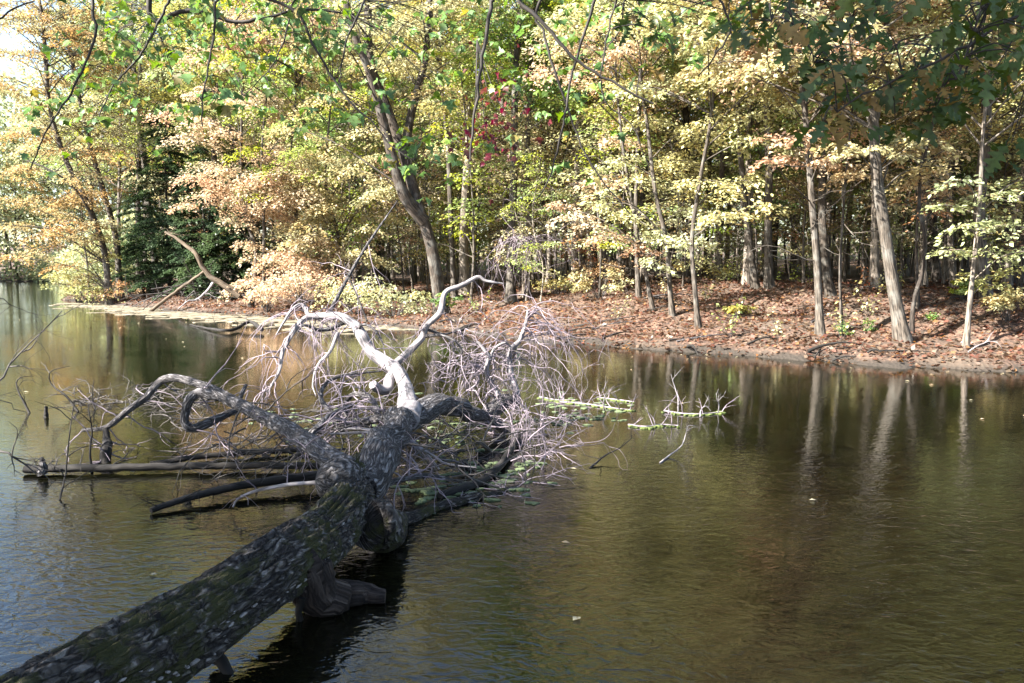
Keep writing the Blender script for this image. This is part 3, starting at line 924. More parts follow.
def scatter(protos, n, dmin, ymax, sdmin, sep, smin, smax):
    placed = []
    used = set()
    tries = 0
    while len(placed) < n and tries < 30000:
        tries += 1
        y = R.uniform(20, ymax) if R.random() < .6 else R.uniform(26, ymax * .75)
        x = R.uniform(-.66 * y - 4, .66 * y + 4)
        if float(sdist(np.array([x]), np.array([y]))[0]) < sdmin: continue
        if x < -.45 * y and y < 60: 
            pass
        if any((x - a) ** 2 + (y - b) ** 2 < sep * sep for a, b in placed): continue
        placed.append((x, y))
        k = R.randrange(len(protos))
        c = cols[R.randrange(len(cols))]
        j_ = R.uniform(.75, 1.15)
        c = tuple(v * j_ for v in c)
        bk = R.choice([(.8, .75, .7), (1.2, 1.15, 1.1), (1.7, 1.6, 1.5), (2.6, 2.5, 2.35), (2.1, 2.0, 1.9)])
        loc = (x, y, gz(x, y) - .03)
        if k not in used:
            used.add(k)
            r = protos[k]; r.location = loc
            r.rotation_euler = (0, 0, R.uniform(0, 6.28))
            for ch in [q for q in bpy.data.objects if q.parent == r]:
                ch.color = (*(c if ch.name.startswith('crown') else bk), 1)
        else:
            copy_tree(protos[k], loc, R.uniform(0, 6.28), R.uniform(smin, smax), c, bk)
    return placed


scatter(tall, 190, 24, 88, 8.5, 2.2, .8, 1.15)
scatter(sap, 190, 24, 66, 5.0, 1.3, .6, 1.2)
spots = []
while len(spots) < 62:      # the tall woods round the head of the cove on the left
    x, y = R.uniform(-82, -12), R.uniform(46, 104)
    if float(sdist(np.array([x]), np.array([y]))[0]) < 2.5 or any((x - a) ** 2 + (y - b) ** 2 < 9 for a, b in spots): continue
    if x < -.72 * y - 4: continue
    far_left = x < -.50 * y
    if far_left and y < 70: continue
    spots.append((x, y))
    c = cols[R.randrange(len(cols))]
    bk = R.choice([(.6, .55, .5), (.9, .85, .8), (1.2, 1.15, 1.1)])
    copy_tree(tall[R.randrange(6)], (x, y, gz(x, y) - .03), R.uniform(0, 6.28), R.uniform(.75, .95) if far_left else R.uniform(1.1, 1.4), c, bk)

# far-off wood closing the view, too distant to tell apart
mb = MB(); wb = MB()
n = 150000
a = rng.uniform(-.85, .85, n)
rr = rng.uniform(92, 112, n)
top = 15 + 3 * np.sin(a * 9) + 2 * np.sin(a * 23 + 1)
pos = np.stack([np.sin(a) * rr, np.cos(a) * rr, rng.random(n) ** .8 * top + .5], -1)
leaves(mb, pos, rng.normal(0, 1, (n, 3)), np.stack([rng.normal(0, .6, n), rng.normal(0, .6, n), np.ones(n)], -1), rng.uniform(.35, .6, n), clump=rng.random(n))
n = 70000
a = rng.uniform(-.80, -.38, n)
rr = rng.uniform(78, 98, n)
pos = np.stack([np.sin(a) * rr, np.cos(a) * rr, rng.random(n) ** 1.3 * (4.5 + 2 * np.sin(a * 41)) + .1], -1)
pos = pos[sdist(pos[:, 0], pos[:, 1]) > .3]
n = len(pos)
leaves(mb, pos, rng.normal(0, 1, (n, 3)), np.stack([rng.normal(0, .6, n), rng.normal(0, .6, n), np.ones(n)], -1), rng.uniform(.25, .45, n), clump=rng.random(n))
o = link('distant_woods', mb.mesh('distant_woods', LEAF, leaf=True), color=(.40, .44, .24))
tag(o, 'leafy mass of far off woods closing the view across the pond', 'woods', kind='stuff')

# ------------------------------------------------------------------ shrubs, saplings by the bank
def shrub(label, px, d, w_px, h_px, color, n=12, name='shrub', leafs=.1, dens=220):
    b = on_ground(px, d)
    root = empty(name, tuple(b), label, 'shrub')
    sb, lf = MB(), MB()
    w_, h_ = w_px / F * d / 2, h_px / F * d
    for k in range(n):
        a = rng.random() * 6.28; r_ = w_ * math.sqrt(rng.random())
        c = b + [math.cos(a) * r_, math.sin(a) * r_ * .7, h_ * rng.uniform(.3, 1) * (1.05 - .35 * r_ / w_)]
        tube(sb, smooth_line([b + [math.cos(a) * .05, math.sin(a) * .05, -.05], (b + c) / 2 + [0, 0, .1 * h_], c], 6), np.linspace(.014, .005, 6), 4, cap=False)
        spray(lf, None, c, max(.16, w_ * .42), int(dens * .3), leafs, flat=.35, droop=.2)
    link('stems', sb.mesh('stems', TWIGD, b), root)
    link('foliage', lf.mesh('foliage', LEAF, b, leaf=True), root, color)


shrub('low bright yellow shrub on the leafy slope left of the close pair of trees', 738, 25, 30, 14, (.40, .34, .05), 8)
shrub('orange red sapling between dark trunks behind the mid bank', 580, 34, 34, 62, PAL['rust'], 14, dens=150)
shrub('rusty leaved low shrub right of the dark tree with dead twigs', 600, 32, 60, 30, PAL['orange'], 12)
shrub('yellow green shrub at the foot of the dark trees, mid bank', 558, 32, 50, 26, (.45, .40, .13), 12)
shrub('pale yellow shrub with airy leaves behind the twiggy end of the fallen tree', 600, 30, 50, 40, PAL['straw'], 10)
shrub('green leafy shoot at the foot of the thick leaning tree', 447, 30, 24, 36, PAL['green'], 8)
shrub('wide pale green shrub left of the thick leaning tree', 395, 30, 70, 36, (.42, .43, .20), 18)
shrub('cream yellow shrub spreading at the bank below the straw coloured beech', 355, 31, 76, 46, PAL['cream'], 20)
shrub('peach leaved shrub at the bank just above the algae', 305, 33, 84, 56, PAL['peach'], 24)
shrub('peach shrub at the right foot of the brush heap', 268, 34, 50, 40, PAL['peach'], 14)
shrub('small bright green seedling on the slope right of the big leaning tree', 932, 22, 8, 11, (.13, .24, .05), 4, leafs=.06)
shrub('small green seedling by the thin pole tree', 870, 22, 8, 16, (.16, .26, .08), 4, leafs=.06)
shrub('little green seedling at the foot of the lit grey tree', 843, 21.5, 9, 18, (.12, .22, .05), 4, leafs=.06)
shrub('olive shrub at the tip of the left point', 80, 44.5, 34, 26, (.42, .38, .15), 12)
shrub('rusty shrub beneath the leaning tree on the left point', 120, 42, 40, 24, PAL['orange'], 12)
shrub('yellow shrub under the right bank sprays', 1005, 21, 50, 40, (.5, .44, .2), 12)
shrub('green shrub beside the stout grey tree', 958, 24, 30, 26, PAL['lime'], 8)
shrub('golden shrub at the far side of the rise behind the close pair', 728, 33, 60, 34, PAL['gold'], 12)

for k in range(34):
    yy = R.uniform(18.5, 34); px_ = R.uniform(360, 1020); x_ = (px_ - 512) / F * yy
    if float(sdist(np.array([x_]), np.array([yy]))[0]) < 1.0: continue
    b = np.array([x_, yy, gz(x_, yy)])
    root = empty('brush_seedling', tuple(b), 'knee high bare seedling with a few yellowed leaves on the bank', 'seedling', 'seedlings on the leafy bank')
    sb, lf = MB(), MB()
    for _ in range(3):
        q_ = twig(sb, b, (R.gauss(0, .35), R.gauss(0, .35), 1), R.uniform(.4, 1.1), .008, 1, -.02, .2, 6, 3, 3)
        for p in q_[2:]:
            spray(lf, None, p, .12, 4, .09, flat=.4)
    link('stems', sb.mesh('stems', TWIGD, b), root)
    link('foliage', lf.mesh('foliage', LEAF, b, leaf=True), root, R.choice([PAL['gold'], PAL['rust'], PAL['lime'], PAL['straw']]))

# ------------------------------------------------------------------ far bank deadwood
def stick(name, label, pts, r0, r1, mat, cat='fallen branch', group=None, kids=0, klen=.8, sides=8, n=18, twm=None, kr=.012, droop=.1):
    pts = [np.asarray(p, float) for p in pts]
    root = empty(name, tuple(pts[0]), label, cat, group)
    m1, m2 = MB(), MB()
    q = smooth_line(pts, n)
    q[1:-1] += rng.normal(0, r0 * .10, (n - 2, 3))
    if kids <= 6: m2 = m1
    tube(m1, q, np.linspace(r0, r1, n), sides, bark_disp)
    for k in range(kids):
        i_ = rng.integers(2, n)
        dd = rng.normal(0, 1, 3); dd[2] = abs(dd[2]) * .7 + .1
        twig(m2, q[i_], dd, klen * rng.uniform(.5, 1.2), kr, 1, droop, .35, 6, 4, 3)
    link('stem', m1.mesh('stem', mat, pts[0]), root)
    if kids > 6: link('twigs', m2.mesh('twigs', twm or mat, pts[0]), root)
    return root


stick('fallen_tree', 'brown trunk slanting from the left bank, bent upward at its left end', [P(240, 296, 36), P(222, 284, 36), P(205, 272, 36), P(196, 255, 36), P(180, 241, 36.3), P(165, 232, 36.5)], .15, .05, BROWN, 'fallen tree', kids=6, klen=1.0, twm=TWIGD)
stick('dead_branch', 'straight tan pole propped from the water up to the slanting trunk', [W(148, 312) + [0, 0, -.05], P(178, 290, 36.2), P(205, 271, 36)], .08, .05, BROWN)
stick('dead_branch', 'crooked pale branch curling down to the water below the slanting trunk', [P(213, 283, 35.7), P(207, 291, 35.3), P(196, 300, 35), P(188, 301, 34.8), P(178, 309, 34.5)], .06, .02, BARK_DEAD, kids=5, klen=.7)
stick('dead_branch', 'dark forked branch lying in the algae on the left', [W(262, 333) + [0, 0, .12], W(250, 329) + [0, 0, .25], W(238, 331) + [0, 0, .1], W(222, 333) + [0, 0, .08], W(190, 325) + [0, 0, .02]], .07, .02, BARK_WET, kids=5, klen=.7)
stick('dead_branch', 'dark log lying along the foot of the right bank', [P(862, 349, 20.2), P(910, 352, 20.3), P(960, 352, 20), P(1003, 355, 19.6)], .13, .06, BARK_WET, 'fallen log')
stick('dead_branch', 'short dark stump leaning over the water edge on the right slope', [P(733, 352, 21.2), P(735, 344, 21.3), P(740, 335, 21.4)], .07, .05, BARK_WET, 'stump')
stick('dead_branch', 'grey drift log at the waterline behind the twiggy limb end', [P(480, 331, 27), P(520, 335, 26.6), P(566, 339, 26)], .09, .04, BARK_WET, 'fallen log')
stick('dead_branch', 'long grey log along the water edge of the mid bank', [P(585, 340, 25.6), P(640, 345, 24.6), P(690, 349, 23.6)], .07, .03, BARK_LIMB, 'fallen log')
stick('dead_branch', 'pale forked stick at the foot of the slim pale tree', [P(968, 352, 19), P(977, 346, 19), P(986, 342, 19), P(990, 336, 19)], .02, .008, BARK_DEAD, kids=3, klen=.4)

for k in range(26):
    px_ = R.uniform(380, 1020); d_ = None
    yy = R.uniform(19, 33)
    x_ = (px_ - 512) / F * yy
    if float(sdist(np.array([x_]), np.array([yy]))[0]) < .4: continue
    a_ = R.gauss(0, .5); l_ = R.uniform(.5, 2.2)
    x2_, y2_ = x_ + math.cos(a_) * l_, yy + math.sin(a_) * l_
    if float(sdist(np.array([x2_]), np.array([y2_]))[0]) < .2: continue
    stick('ground_stick', 'weathered stick lying among the fallen leaves of the bank', [(x_, yy, gz(x_, yy) + .03), ((x_ + x2_) / 2, (yy + y2_) / 2, gz((x_ + x2_) / 2, (yy + y2_) / 2) + .09), (x2_, y2_, gz(x2_, y2_) + .04)], R.uniform(.015, .04), .01, R.choice([BARK_WET, BARK_LIMB]), 'stick', group='sticks lying on the leafy bank', kids=2, klen=.4, sides=6, n=8, kr=.006)

for k in range(22):
    px_ = R.uniform(390, 1020)
    i_ = np.interp(px_, [p[0] for p in far_px], [p[1] for p in far_px])
    e = W(px_, i_ - R.uniform(0, 3)); l_ = R.uniform(.3, 1.3); a_ = R.gauss(0, .6)
    f_ = e + [math.cos(a_) * l_, math.sin(a_) * l_, 0]
    for v_ in (e, f_): v_[2] = max(gz(v_[0], v_[1]), 0) + .03
    stick('shore_stick', 'dark wet stick lying along the water edge of the far bank', [e, (e + f_) / 2 + [0, 0, R.uniform(0, .12)], f_], R.uniform(.015, .045), .01, BARK_WET, 'stick', group='wet sticks along the water edge', kids=3, klen=.35, sides=6, n=8, kr=.007)

# brush heap on the left bank
m1 = MB()
c0 = W(178, 309); c0[2] = .2
for k in range(90):
    p = W(rng.uniform(120, 236), rng.uniform(300, 310)); p = p + [0, rng.uniform(0, 2.5), rng.uniform(.05, .9)]
    twig(m1, p, (rng.normal(0, 1), rng.normal(0, .5), rng.normal(0, .25)), rng.uniform(1.2, 3), rng.uniform(.015, .045), 1, .1, .25, 6, 4, 3)
o = link('brush_heap', m1.mesh('brush_heap', TWIGD, c0)); o.location = c0
tag(o, 'dark heap of dead brush at the foot of the left bank under the slanting trunk', 'brush heap')

# mass of dead hanging twigs in the mid woods
m1 = MB()
c0 = P(520, 240, 32)
for k in range(34):
    twig(m1, c0 + rng.normal(0, .3, 3) * [1.2, .6, .4], (rng.normal(.1, .7), rng.normal(0, .4), rng.uniform(-.8, .6)), rng.uniform(1, 2.4), .014, 1, .3, .5, 10, 4, 4)
o = link('dead_twig_clump', m1.mesh('dead_twig_clump', TWIGM, c0)); o.location = c0
tag(o, 'grey clump of dead twigs hanging down in front of the dark mid woods', 'dead branch')

# ------------------------------------------------------------------ THE FALLEN TREE
tr_pts = [np.array([-2.62, .3, .62]), np.array([-2.28, 1.9, .55]), P(50, 712, 3.46), P(163, 646, 4.2), P(262, 580, 4.96), P(322, 538, 5.8), P(347, 508, 6.4), P(352, 486, 7.0), P(362, 470, 7.3)]
base = tr_pts[0]
FT = empty('fallen_tree', tuple(base), 'large fallen tree with mossy furrowed trunk reaching out from the near bank across the pond', 'fallen tree')


def fbm(x, y, z, o=4):
    return mnoise.fractal(Vector((x, y, z)), 1.0, 2.0, o, noise_basis='PERLIN_ORIGINAL')


def furrow(amp, fu=7.0, fv=1.1, lump=.16, seed=0.0):
    """long cracked ridges along the trunk plus slow lumps"""
    def f(th, L, r):
        out = np.zeros_like(th)
        it = np.nditer([th, L, r], flags=['multi_index'])
        for t_, l_, r_ in it:
            t_, l_, r_ = float(t_), float(l_), float(r_)
            cx, cy = math.cos(t_), math.sin(t_)
            a_ = mnoise.noise(Vector((cx * fu * r_ * 4 + seed, cy * fu * r_ * 4, l_ * fv * 2)))
            b_ = mnoise.noise(Vector((cx * fu * r_ * 9 + 3.3 + seed, cy * fu * r_ * 9, l_ * fv * 5)))
            g_ = mnoise.noise(Vector((cx * 1.2 + seed, cy * 1.2, l_ * 1.6)))
            out[it.multi_index] = amp * (1 - 2.2 * abs(a_)) + amp * .5 * (1 - 2 * abs(b_)) + lump * r_ * g_
        return out
    return f


m1 = MB()
q = smooth_line(tr_pts, 620)
t = np.linspace(0, 1, 620)
rad = np.interp(t, [0, .2, .45, .62, .75, .86, .93, 1], [.30, .25, .235, .215, .215, .20, .19, .16])
tube(m1, q, rad * .87, 220, furrow(.024))
# the swollen burl on the left of the trunk's end
link('trunk', m1.mesh('trunk', BARK_LOG, base), FT)
m1 = MB()
c = P(332, 484, 6.7)
q2 = smooth_line([c + [.16, .08, -.02], c + [.04, .02, .02], c + [-.06, -.03, .04], c + [-.12, -.05, .05]], 36)
tube(m1, q2, np.sqrt(np.clip(1 - np.linspace(-.6, 1, 36) ** 2, .0, 1)) * .18 + .003, 60, furrow(.010, seed=4))
link('burl', m1.mesh('burl', BARK_BURL, base), FT)


def limb(pts, r, mat=BARK_LIMB, sides=22, n=70, amp=.006, name='limb', kids=0, klen=.6, kr=.01, drop=.15, seed=None, floor=.01, depth=1, kk=3, lump=.22):
    m_ = MB()
    q_ = smooth_line(pts, n)
    rr_ = np.interp(np.linspace(0, 1, n), np.linspace(0, 1, len(r)), r)
    wob = np.stack([np.interp(np.linspace(0, 1, n), np.linspace(0, 1, max(5, n // 6)), rng.normal(0, 1, max(5, n // 6))) for _ in range(3)], -1)
    q_[2:] += wob[2:] * rr_[2:, None] * .22
    tube(m_, q_, rr_, sides, furrow(amp, seed=rng.random() * 50, lump=lump) if sides > 9 else bark_disp)
    o_ = link(name, m_.mesh(name, mat, base), FT)
    if kids:
        k_ = MB()
        for _ in range(kids):
            i_ = rng.integers(n // 5, n)
            dd = rng.normal(0, 1, 3); dd[2] += .1
            twig(k_, q_[i_], dd, klen * rng.uniform(.5, 1.3), kr, depth, drop, .38, 7, 4, kk, floor=floor)
        link('twigs', k_.mesh('twigs', TWIGM, base), FT)
    return q_


# A: limb to the left
LA = limb([P(352, 474, 7.1), P(335, 462, 7.4), P(312, 441, 7.9), P(284, 428, 8.4), P(255, 412, 8.9), P(228, 399, 9.3), P(205, 386, 9.7), P(178, 378, 10), P(160, 382, 10.1), P(146, 397, 10), P(128, 410, 9.9), P(106, 427, 9.8), P(82, 430, 9.8)],
          [.13, .10, .085, .08, .075, .07, .06, .055, .045, .04, .035, .03, .014], kids=14, klen=.6, kr=.009)
limb([P(222, 396, 9.4), P(203, 393, 9.5), P(190, 401, 9.5), P(185, 415, 9.5), P(189, 427, 9.5), P(205, 424, 9.6), P(224, 415, 9.7), P(245, 408, 9.9)], [.05, .05, .05, .045, .04, .05, .04, .02], sides=14, kids=8, klen=.6)
limb([P(104, 428, 9.8), P(108, 440, 9.7), P(105, 452, 9.5), P(106, 472, 9.4)], [.025, .045, .06, .05], mat=BARK_WET, sides=12, n=30, kids=8, klen=.5)
limb([P(236, 402, 9.2), P(243, 392, 9.3), P(246, 384, 9.4)], [.03, .025, .018], sides=8, n=14)
# B: thick main limb arching right
LB = limb([P(357, 492, 6.9), P(372, 468, 7.3), P(388, 446, 7.9), P(400, 424, 8.7), P(420, 412, 9.3), P(444, 407, 9.9), P(466, 411, 10.4), P(482, 419, 10.8), P(494, 412, 11.1), P(503, 402, 11.3), P(516, 402, 11.4)],
          [.17, .165, .15, .14, .14, .135, .12, .10, .09, .10, .08], sides=40, n=130, amp=.008, kids=14, klen=.7)
limb([P(490, 416, 11), P(500, 427, 10.9), P(512, 430, 10.8), P(518, 440, 10.7)], [.08, .07, .05, .03], sides=14, kids=12, klen=.6)
# C: bright limb rearing up and over to the left
LC = limb([P(408, 420, 9.0), P(405, 400, 9.9), P(403, 385, 10.4), P(397, 372, 10.7), P(385, 362, 10.9), P(371, 350, 11), P(361, 336, 11.1), P(352, 325, 11.3), P(338, 317, 11.5), P(322, 316, 11.6), P(306, 318, 11.6), P(295, 330, 11.5), P(284, 350, 11.4), P(279, 372, 11.3), P(268, 392, 11.2)],
          [.12, .12, .105, .09, .083, .078, .074, .07, .064, .054, .042, .03, .024, .018, .01], mat=BARK_DEAD, sides=26, n=110, kids=14, klen=.7)
limb([P(394, 374, 10.7), P(388, 388, 10.5), P(380, 391, 10.4), P(374, 386, 10.3)], [.07, .06, .06, .05], mat=BARK_DEAD, sides=14, n=20)
limb([P(391, 367, 10.8), P(405, 355, 10.9), P(422, 339, 11), P(427, 326, 11), P(440, 312, 11), P(445, 293, 11), P(460, 286, 11), P(478, 277, 11), P(486, 281, 11), P(503, 284, 11)],
     [.05, .045, .04, .04, .036, .032, .028, .022, .014, .008], mat=BARK_DEAD, sides=10, n=60, kids=6, klen=.5, kr=.007)
limb([P(424, 336, 11), P(440, 335, 10.9), P(455, 341, 10.8), P(462, 352, 10.7), P(455, 365, 10.7)], [.025, .02, .018, .014, .006], sides=8, n=30, kids=6, klen=.5, kr=.007)
limb([P(428, 330, 11), P(445, 334, 11.3), P(462, 329, 11.5), P(478, 327, 11.6)], [.02, .015, .012, .006], sides=8, n=24, kids=5, klen=.4, kr=.007)
limb([P(328, 316, 11.6), P(338, 296, 11.9), P(352, 270, 12.3), P(376, 232, 12.8), P(397, 201, 13.2)], [.03, .026, .021, .016, .008], mat=BARK_LIMB, sides=8, n=40, kids=5, klen=.7, kr=.007)
limb([P(367, 321, 11.2), P(357, 296, 11.5), P(348, 276, 11.8), P(344, 262, 12)], [.015, .012, .01, .005], mat=BARK_WET, sides=6, n=20, kids=3, klen=.4, kr=.006)
limb([P(310, 317, 11.6), P(302, 305, 11.7), P(292, 310, 11.6), P(284, 322, 11.4), P(276, 335, 11.3)], [.03, .025, .02, .015, .008], mat=BARK_DEAD, sides=8, n=24, kids=8, klen=.7, kr=.008, drop=.5)
limb([P(345, 322, 11.5), P(332, 328, 11.4), P(318, 330, 11.3), P(304, 326, 11.2), P(298, 332, 11.1)], [.035, .03, .025, .02, .012], sides=8, n=30, kids=6, klen=.5, kr=.008, drop=.4)
limb([P(338, 333, 11.2), P(330, 352, 11), P(318, 365, 10.9), P(313, 384, 10.8), P(316, 396, 10.7)], [.028, .022, .018, .012, .006], mat=BARK_DEAD, sides=8, n=30, kids=8, klen=.5, kr=.007, drop=.4)
limb([P(357, 332, 11.2), P(362, 325, 11), P(372, 328, 10.9), P(384, 345, 10.8)], [.025, .02, .016, .008], sides=8, n=24, kids=6, klen=.5, kr=.007)
# E: right lower branch skimming the water
LE = limb([P(372, 525, 6.2), P(388, 524, 6.7), P(404, 519, 7.2), P(436, 509, 7.6), P(470, 502, 7.9), P(500, 494, 8.2), P(530, 486, 8.6)], [.18, .15, .065, .055, .05, .045, .025], mat=BARK_LOG, sides=24, n=90, kids=14, klen=.5, kr=.008, lump=.1)
# the rounded stub bulging to the water
limb([P(366, 512, 6.4), P(382, 522, 6.35), P(391, 532, 6.3), P(397, 546, 6.2)], [.14, .12, .09, .05], mat=BARK_LOG, sides=40, n=60, lump=.1)
# F: broken thick stub pointing right
limb([P(300, 570, 5.25), P(318, 588, 5.3), P(342, 596, 5.45), P(366, 595, 5.5), P(386, 593, 5.5)], [.16, .14, .10, .07, .035], mat=BARK_STUB, sides=48, n=80, amp=.008, lump=.1)
limb([P(302, 596, 5.15), P(299, 612, 5.2), P(302, 634, 5.25)], [.03, .022, .02], mat=BARK_WET, sides=8, n=16)
limb([P(214, 655, 4.6), P(226, 670, 4.55), P(240, 690, 4.5)], [.04, .03, .025], mat=BARK_WET, sides=8, n=16)
# thin boughs around the burl
limb([P(372, 478, 7.0), P(345, 468, 6.9), P(322, 460, 7.0), P(300, 446, 7.2), P(284, 438, 7.4)], [.045, .035, .025, .02, .01], sides=9, n=30, kids=4, klen=.5, kr=.007)
limb([P(330, 482, 7.1), P(300, 483, 7.2), P(274, 487, 7.3), P(256, 491, 7.4), P(238, 499, 7.5), P(233, 507, 7.5)], [.018, .018, .017, .016, .014, .008], mat=BARK_DEAD, sides=9, n=40, kids=5, klen=.4, kr=.006)
limb([P(440, 470, 8.6), P(416, 444, 8.8), P(380, 432, 8.9), P(352, 428, 9), P(330, 434, 9.1)], [.008, .016, .02, .016, .006], mat=BARK_DEAD, sides=7, n=36, kids=7, klen=.45, kr=.006)
limb([P(330, 434, 8.6), P(372, 433, 8.5), P(402, 441, 8.4), P(432, 455, 8.3), P(446, 464, 8.2), P(476, 468, 8.2)], [.01, .014, .016, .014, .012, .006], mat=BARK_DEAD, sides=7, n=40, kids=7, klen=.4, kr=.006)
limb([P(372, 490, 7.3), P(400, 480, 7.5), P(432, 476, 7.7), P(462, 482, 7.9)], [.03, .025, .018, .008], sides=8, n=30, kids=9, klen=.6, kr=.008)
# middle tangle: boughs between A and B
limb([P(400, 424, 9), P(380, 418, 9.5), P(352, 424, 9.8), P(330, 432, 9.9)], [.06, .05, .045, .02], sides=12, n=30, kids=12, klen=.8)
limb([P(378, 416, 9.6), P(372, 398, 10), P(352, 395, 10.3), P(346, 408, 10.3), P(350, 425, 10.2)], [.035, .03, .028, .025, .015], sides=10, n=36, kids=12, klen=.7)
limb([P(340, 420, 9.6), P(322, 400, 10), P(326, 384, 10.3), P(345, 375, 10.5), P(380, 371, 10.7)], [.03, .03, .025, .02, .01], sides=9, n=36, kids=12, klen=.7)
limb([P(300, 445, 8.8), P(318, 428, 9), P(330, 416, 9.2), P(352, 405, 9.5)], [.04, .035, .03, .02], sides=9, n=30, kids=12, klen=.7)
# G: the twiggy upright limb at the end of B
LG = limb([P(514, 404, 11.4), P(517, 390, 11.4), P(511, 374, 11.5), P(510, 352, 11.5), P(520, 340, 11.5), P(526, 322, 11.5), P(528, 310, 11.5)], [.045, .042, .038, .034, .03, .022, .01], mat=BARK_DEAD, sides=10, n=40)
LG2 = limb([P(505, 402, 11.3), P(494, 388, 11.4), P(487, 372, 11.4), P(489, 356, 11.4), P(480, 344, 11.4), P(476, 342, 11.4)], [.04, .034, .03, .028, .022, .012], mat=BARK_DEAD, sides=10, n=40)
LG3 = limb([P(489, 360, 11.4), P(495, 348, 11.4), P(505, 343, 11.4), P(511, 347, 11.45)], [.02, .018, .016, .014], mat=BARK_DEAD, sides=8, n=20)
k_ = MB()
for _ in range(46):   # strands cascading from its top down to the water
    i_ = R.randint(14, 39)
    p = LG[i_] + rng.normal(0, .05, 3)
    twig(k_, p, (R.gauss(.15, .8), R.gauss(0, .5), R.uniform(-.1, .7)), R.uniform(.7, 1.6), .0062, 1, .38, .52, 12, 4, 3, floor=.01)
for _ in range(12):   # reaching out to the right
    i_ = R.randint(24, 39)
    twig(k_, LG[i_], (R.uniform(.5, 1.2), R.gauss(0, .4), R.uniform(0, .4)), R.uniform(.5, .95), .009, 1, .3, .5, 10, 4, 4, floor=.01)
for _ in range(22):
    i_ = R.randint(10, 39)
    twig(k_, LG2[i_], (R.gauss(-.3, .8), R.gauss(0, .5), R.uniform(-.3, .4)), R.uniform(.4, .8), .0068, 2, .1, .6, 8, 4, 2, floor=.01)
for _ in range(24):   # curly mass left of it
    p = P(R.uniform(445, 500), R.uniform(358, 392), R.uniform(10.9, 11.7))
    twig(k_, p, (R.gauss(0, 1), R.gauss(0, .6), R.gauss(0, .5)), R.uniform(.4, .8), .011, 2, .1, .65, 9, 4, 2, floor=.01)
for _ in range(30):   # nearer curtain reaching down at the lower right
    p = P(R.uniform(505, 545), R.uniform(400, 440), R.uniform(9.5, 11))
    twig(k_, p, (R.gauss(0, .4), R.gauss(0, .4), -1), R.uniform(.4, .8), .006, 1, .35, .3, 8, 4, 3, floor=.01)
link('twigs', k_.mesh('twigs', TWIGM, base), FT)
k_ = MB()
for _ in range(26):   # drooping twigs of limb C's left end
    i_ = R.randint(70, 109)
    twig(k_, LC[i_], (R.gauss(-.4, .7), R.gauss(0, .5), R.uniform(-.4, .4)), R.uniform(.4, 1.0), .009, 1, .4, .5, 10, 4, 3, floor=.01)
link('twigs', k_.mesh('twigs', TWIGM, base), FT)
k_ = MB()
for _ in range(40):   # dark tangle just above the water between the limbs
    p = P(R.uniform(215, 400), R.uniform(405, 462), R.uniform(8.6, 10.4))
    p[2] = max(p[2], .05)
    twig(k_, p, (R.gauss(0, 1), R.gauss(0, .7), R.gauss(.1, .4)), R.uniform(.5, 1.2), R.uniform(.007, .016), 1, .1, .4, 7, 4, 4, floor=.005)
for _ in range(30):   # right of the burl
    p = P(R.uniform(390, 500), R.uniform(440, 490), R.uniform(7.6, 9.4))
    p[2] = max(p[2], .05)
    twig(k_, p, (R.gauss(0, 1), R.gauss(0, .7), R.gauss(.1, .4)), R.uniform(.4, .9), R.uniform(.006, .013), 1, .1, .4, 7, 4, 3, floor=.005)
link('twigs', k_.mesh('twigs', TWIGD, base), FT)

# pale bracket fungus flakes in broken rows along the trunk's shaded flank
fm = MB()
qq = smooth_line(tr_pts, 400)
rad4 = np.interp(np.linspace(0, 1, 400), t, rad)
tang = np.gradient(qq, axis=0); tang /= np.linalg.norm(tang, axis=1)[:, None]
for _ in range(800):
    i_ = rng.integers(95, 330)
    c_ = qq[i_]; tg = tang[i_]
    side_ = np.cross(tg, [0, 0, 1]); side_ /= np.linalg.norm(side_)
    rowa = rng.choice([-.45, -.25, -.05, .12, .3, .55])
    if mnoise.noise(Vector((i_ * .035, rowa * 4, 2))) < .12 + .3 * rng.random() - .1: continue
    if rowa > .2 and rng.random() < .5: continue
    ang = rowa + rng.normal(0, .045)
    nrm = side_ * math.cos(ang) + np.array([0, 0, 1]) * math.sin(ang)
    p = c_ + nrm * (rad4[i_] * .87 + .012)
    s_ = rng.uniform(.005, .015)
    th_ = np.linspace(0, 2 * PI, 9, endpoint=False)
    up_ = np.cross(nrm, tg)
    ring = p + (np.cos(th_)[:, None] * tg * s_ * rng.uniform(1.2, 2.6) + np.sin(th_)[:, None] * up_ * s_ * .6) * rng.uniform(.5, 1.3, 9)[:, None] + nrm * .006
    low = ring - nrm * .012
    top_ = p + nrm * .013
    v = np.vstack([ring, low, [top_]])
    k9 = np.arange(9)
    fm.add(v, np.stack([k9, (k9 + 1) % 9, np.full(9, 18)], -1))
    fm.add(v, np.stack([k9 + 9, (k9 + 1) % 9 + 9, (k9 + 1) % 9, k9], -1))
o = link('bark_fungus', fm.mesh('bark_fungus', FUNG, base), FT); o['kind'] = 'stuff'

# ------------------------------------------------------------------ logs and brush in the water
def wlog(label, pts, r0, r1, mat=BARK_WET, **kw):
    return stick('sunken_log', label, pts, r0, r1, mat, 'log', sides=12, n=40, **kw)


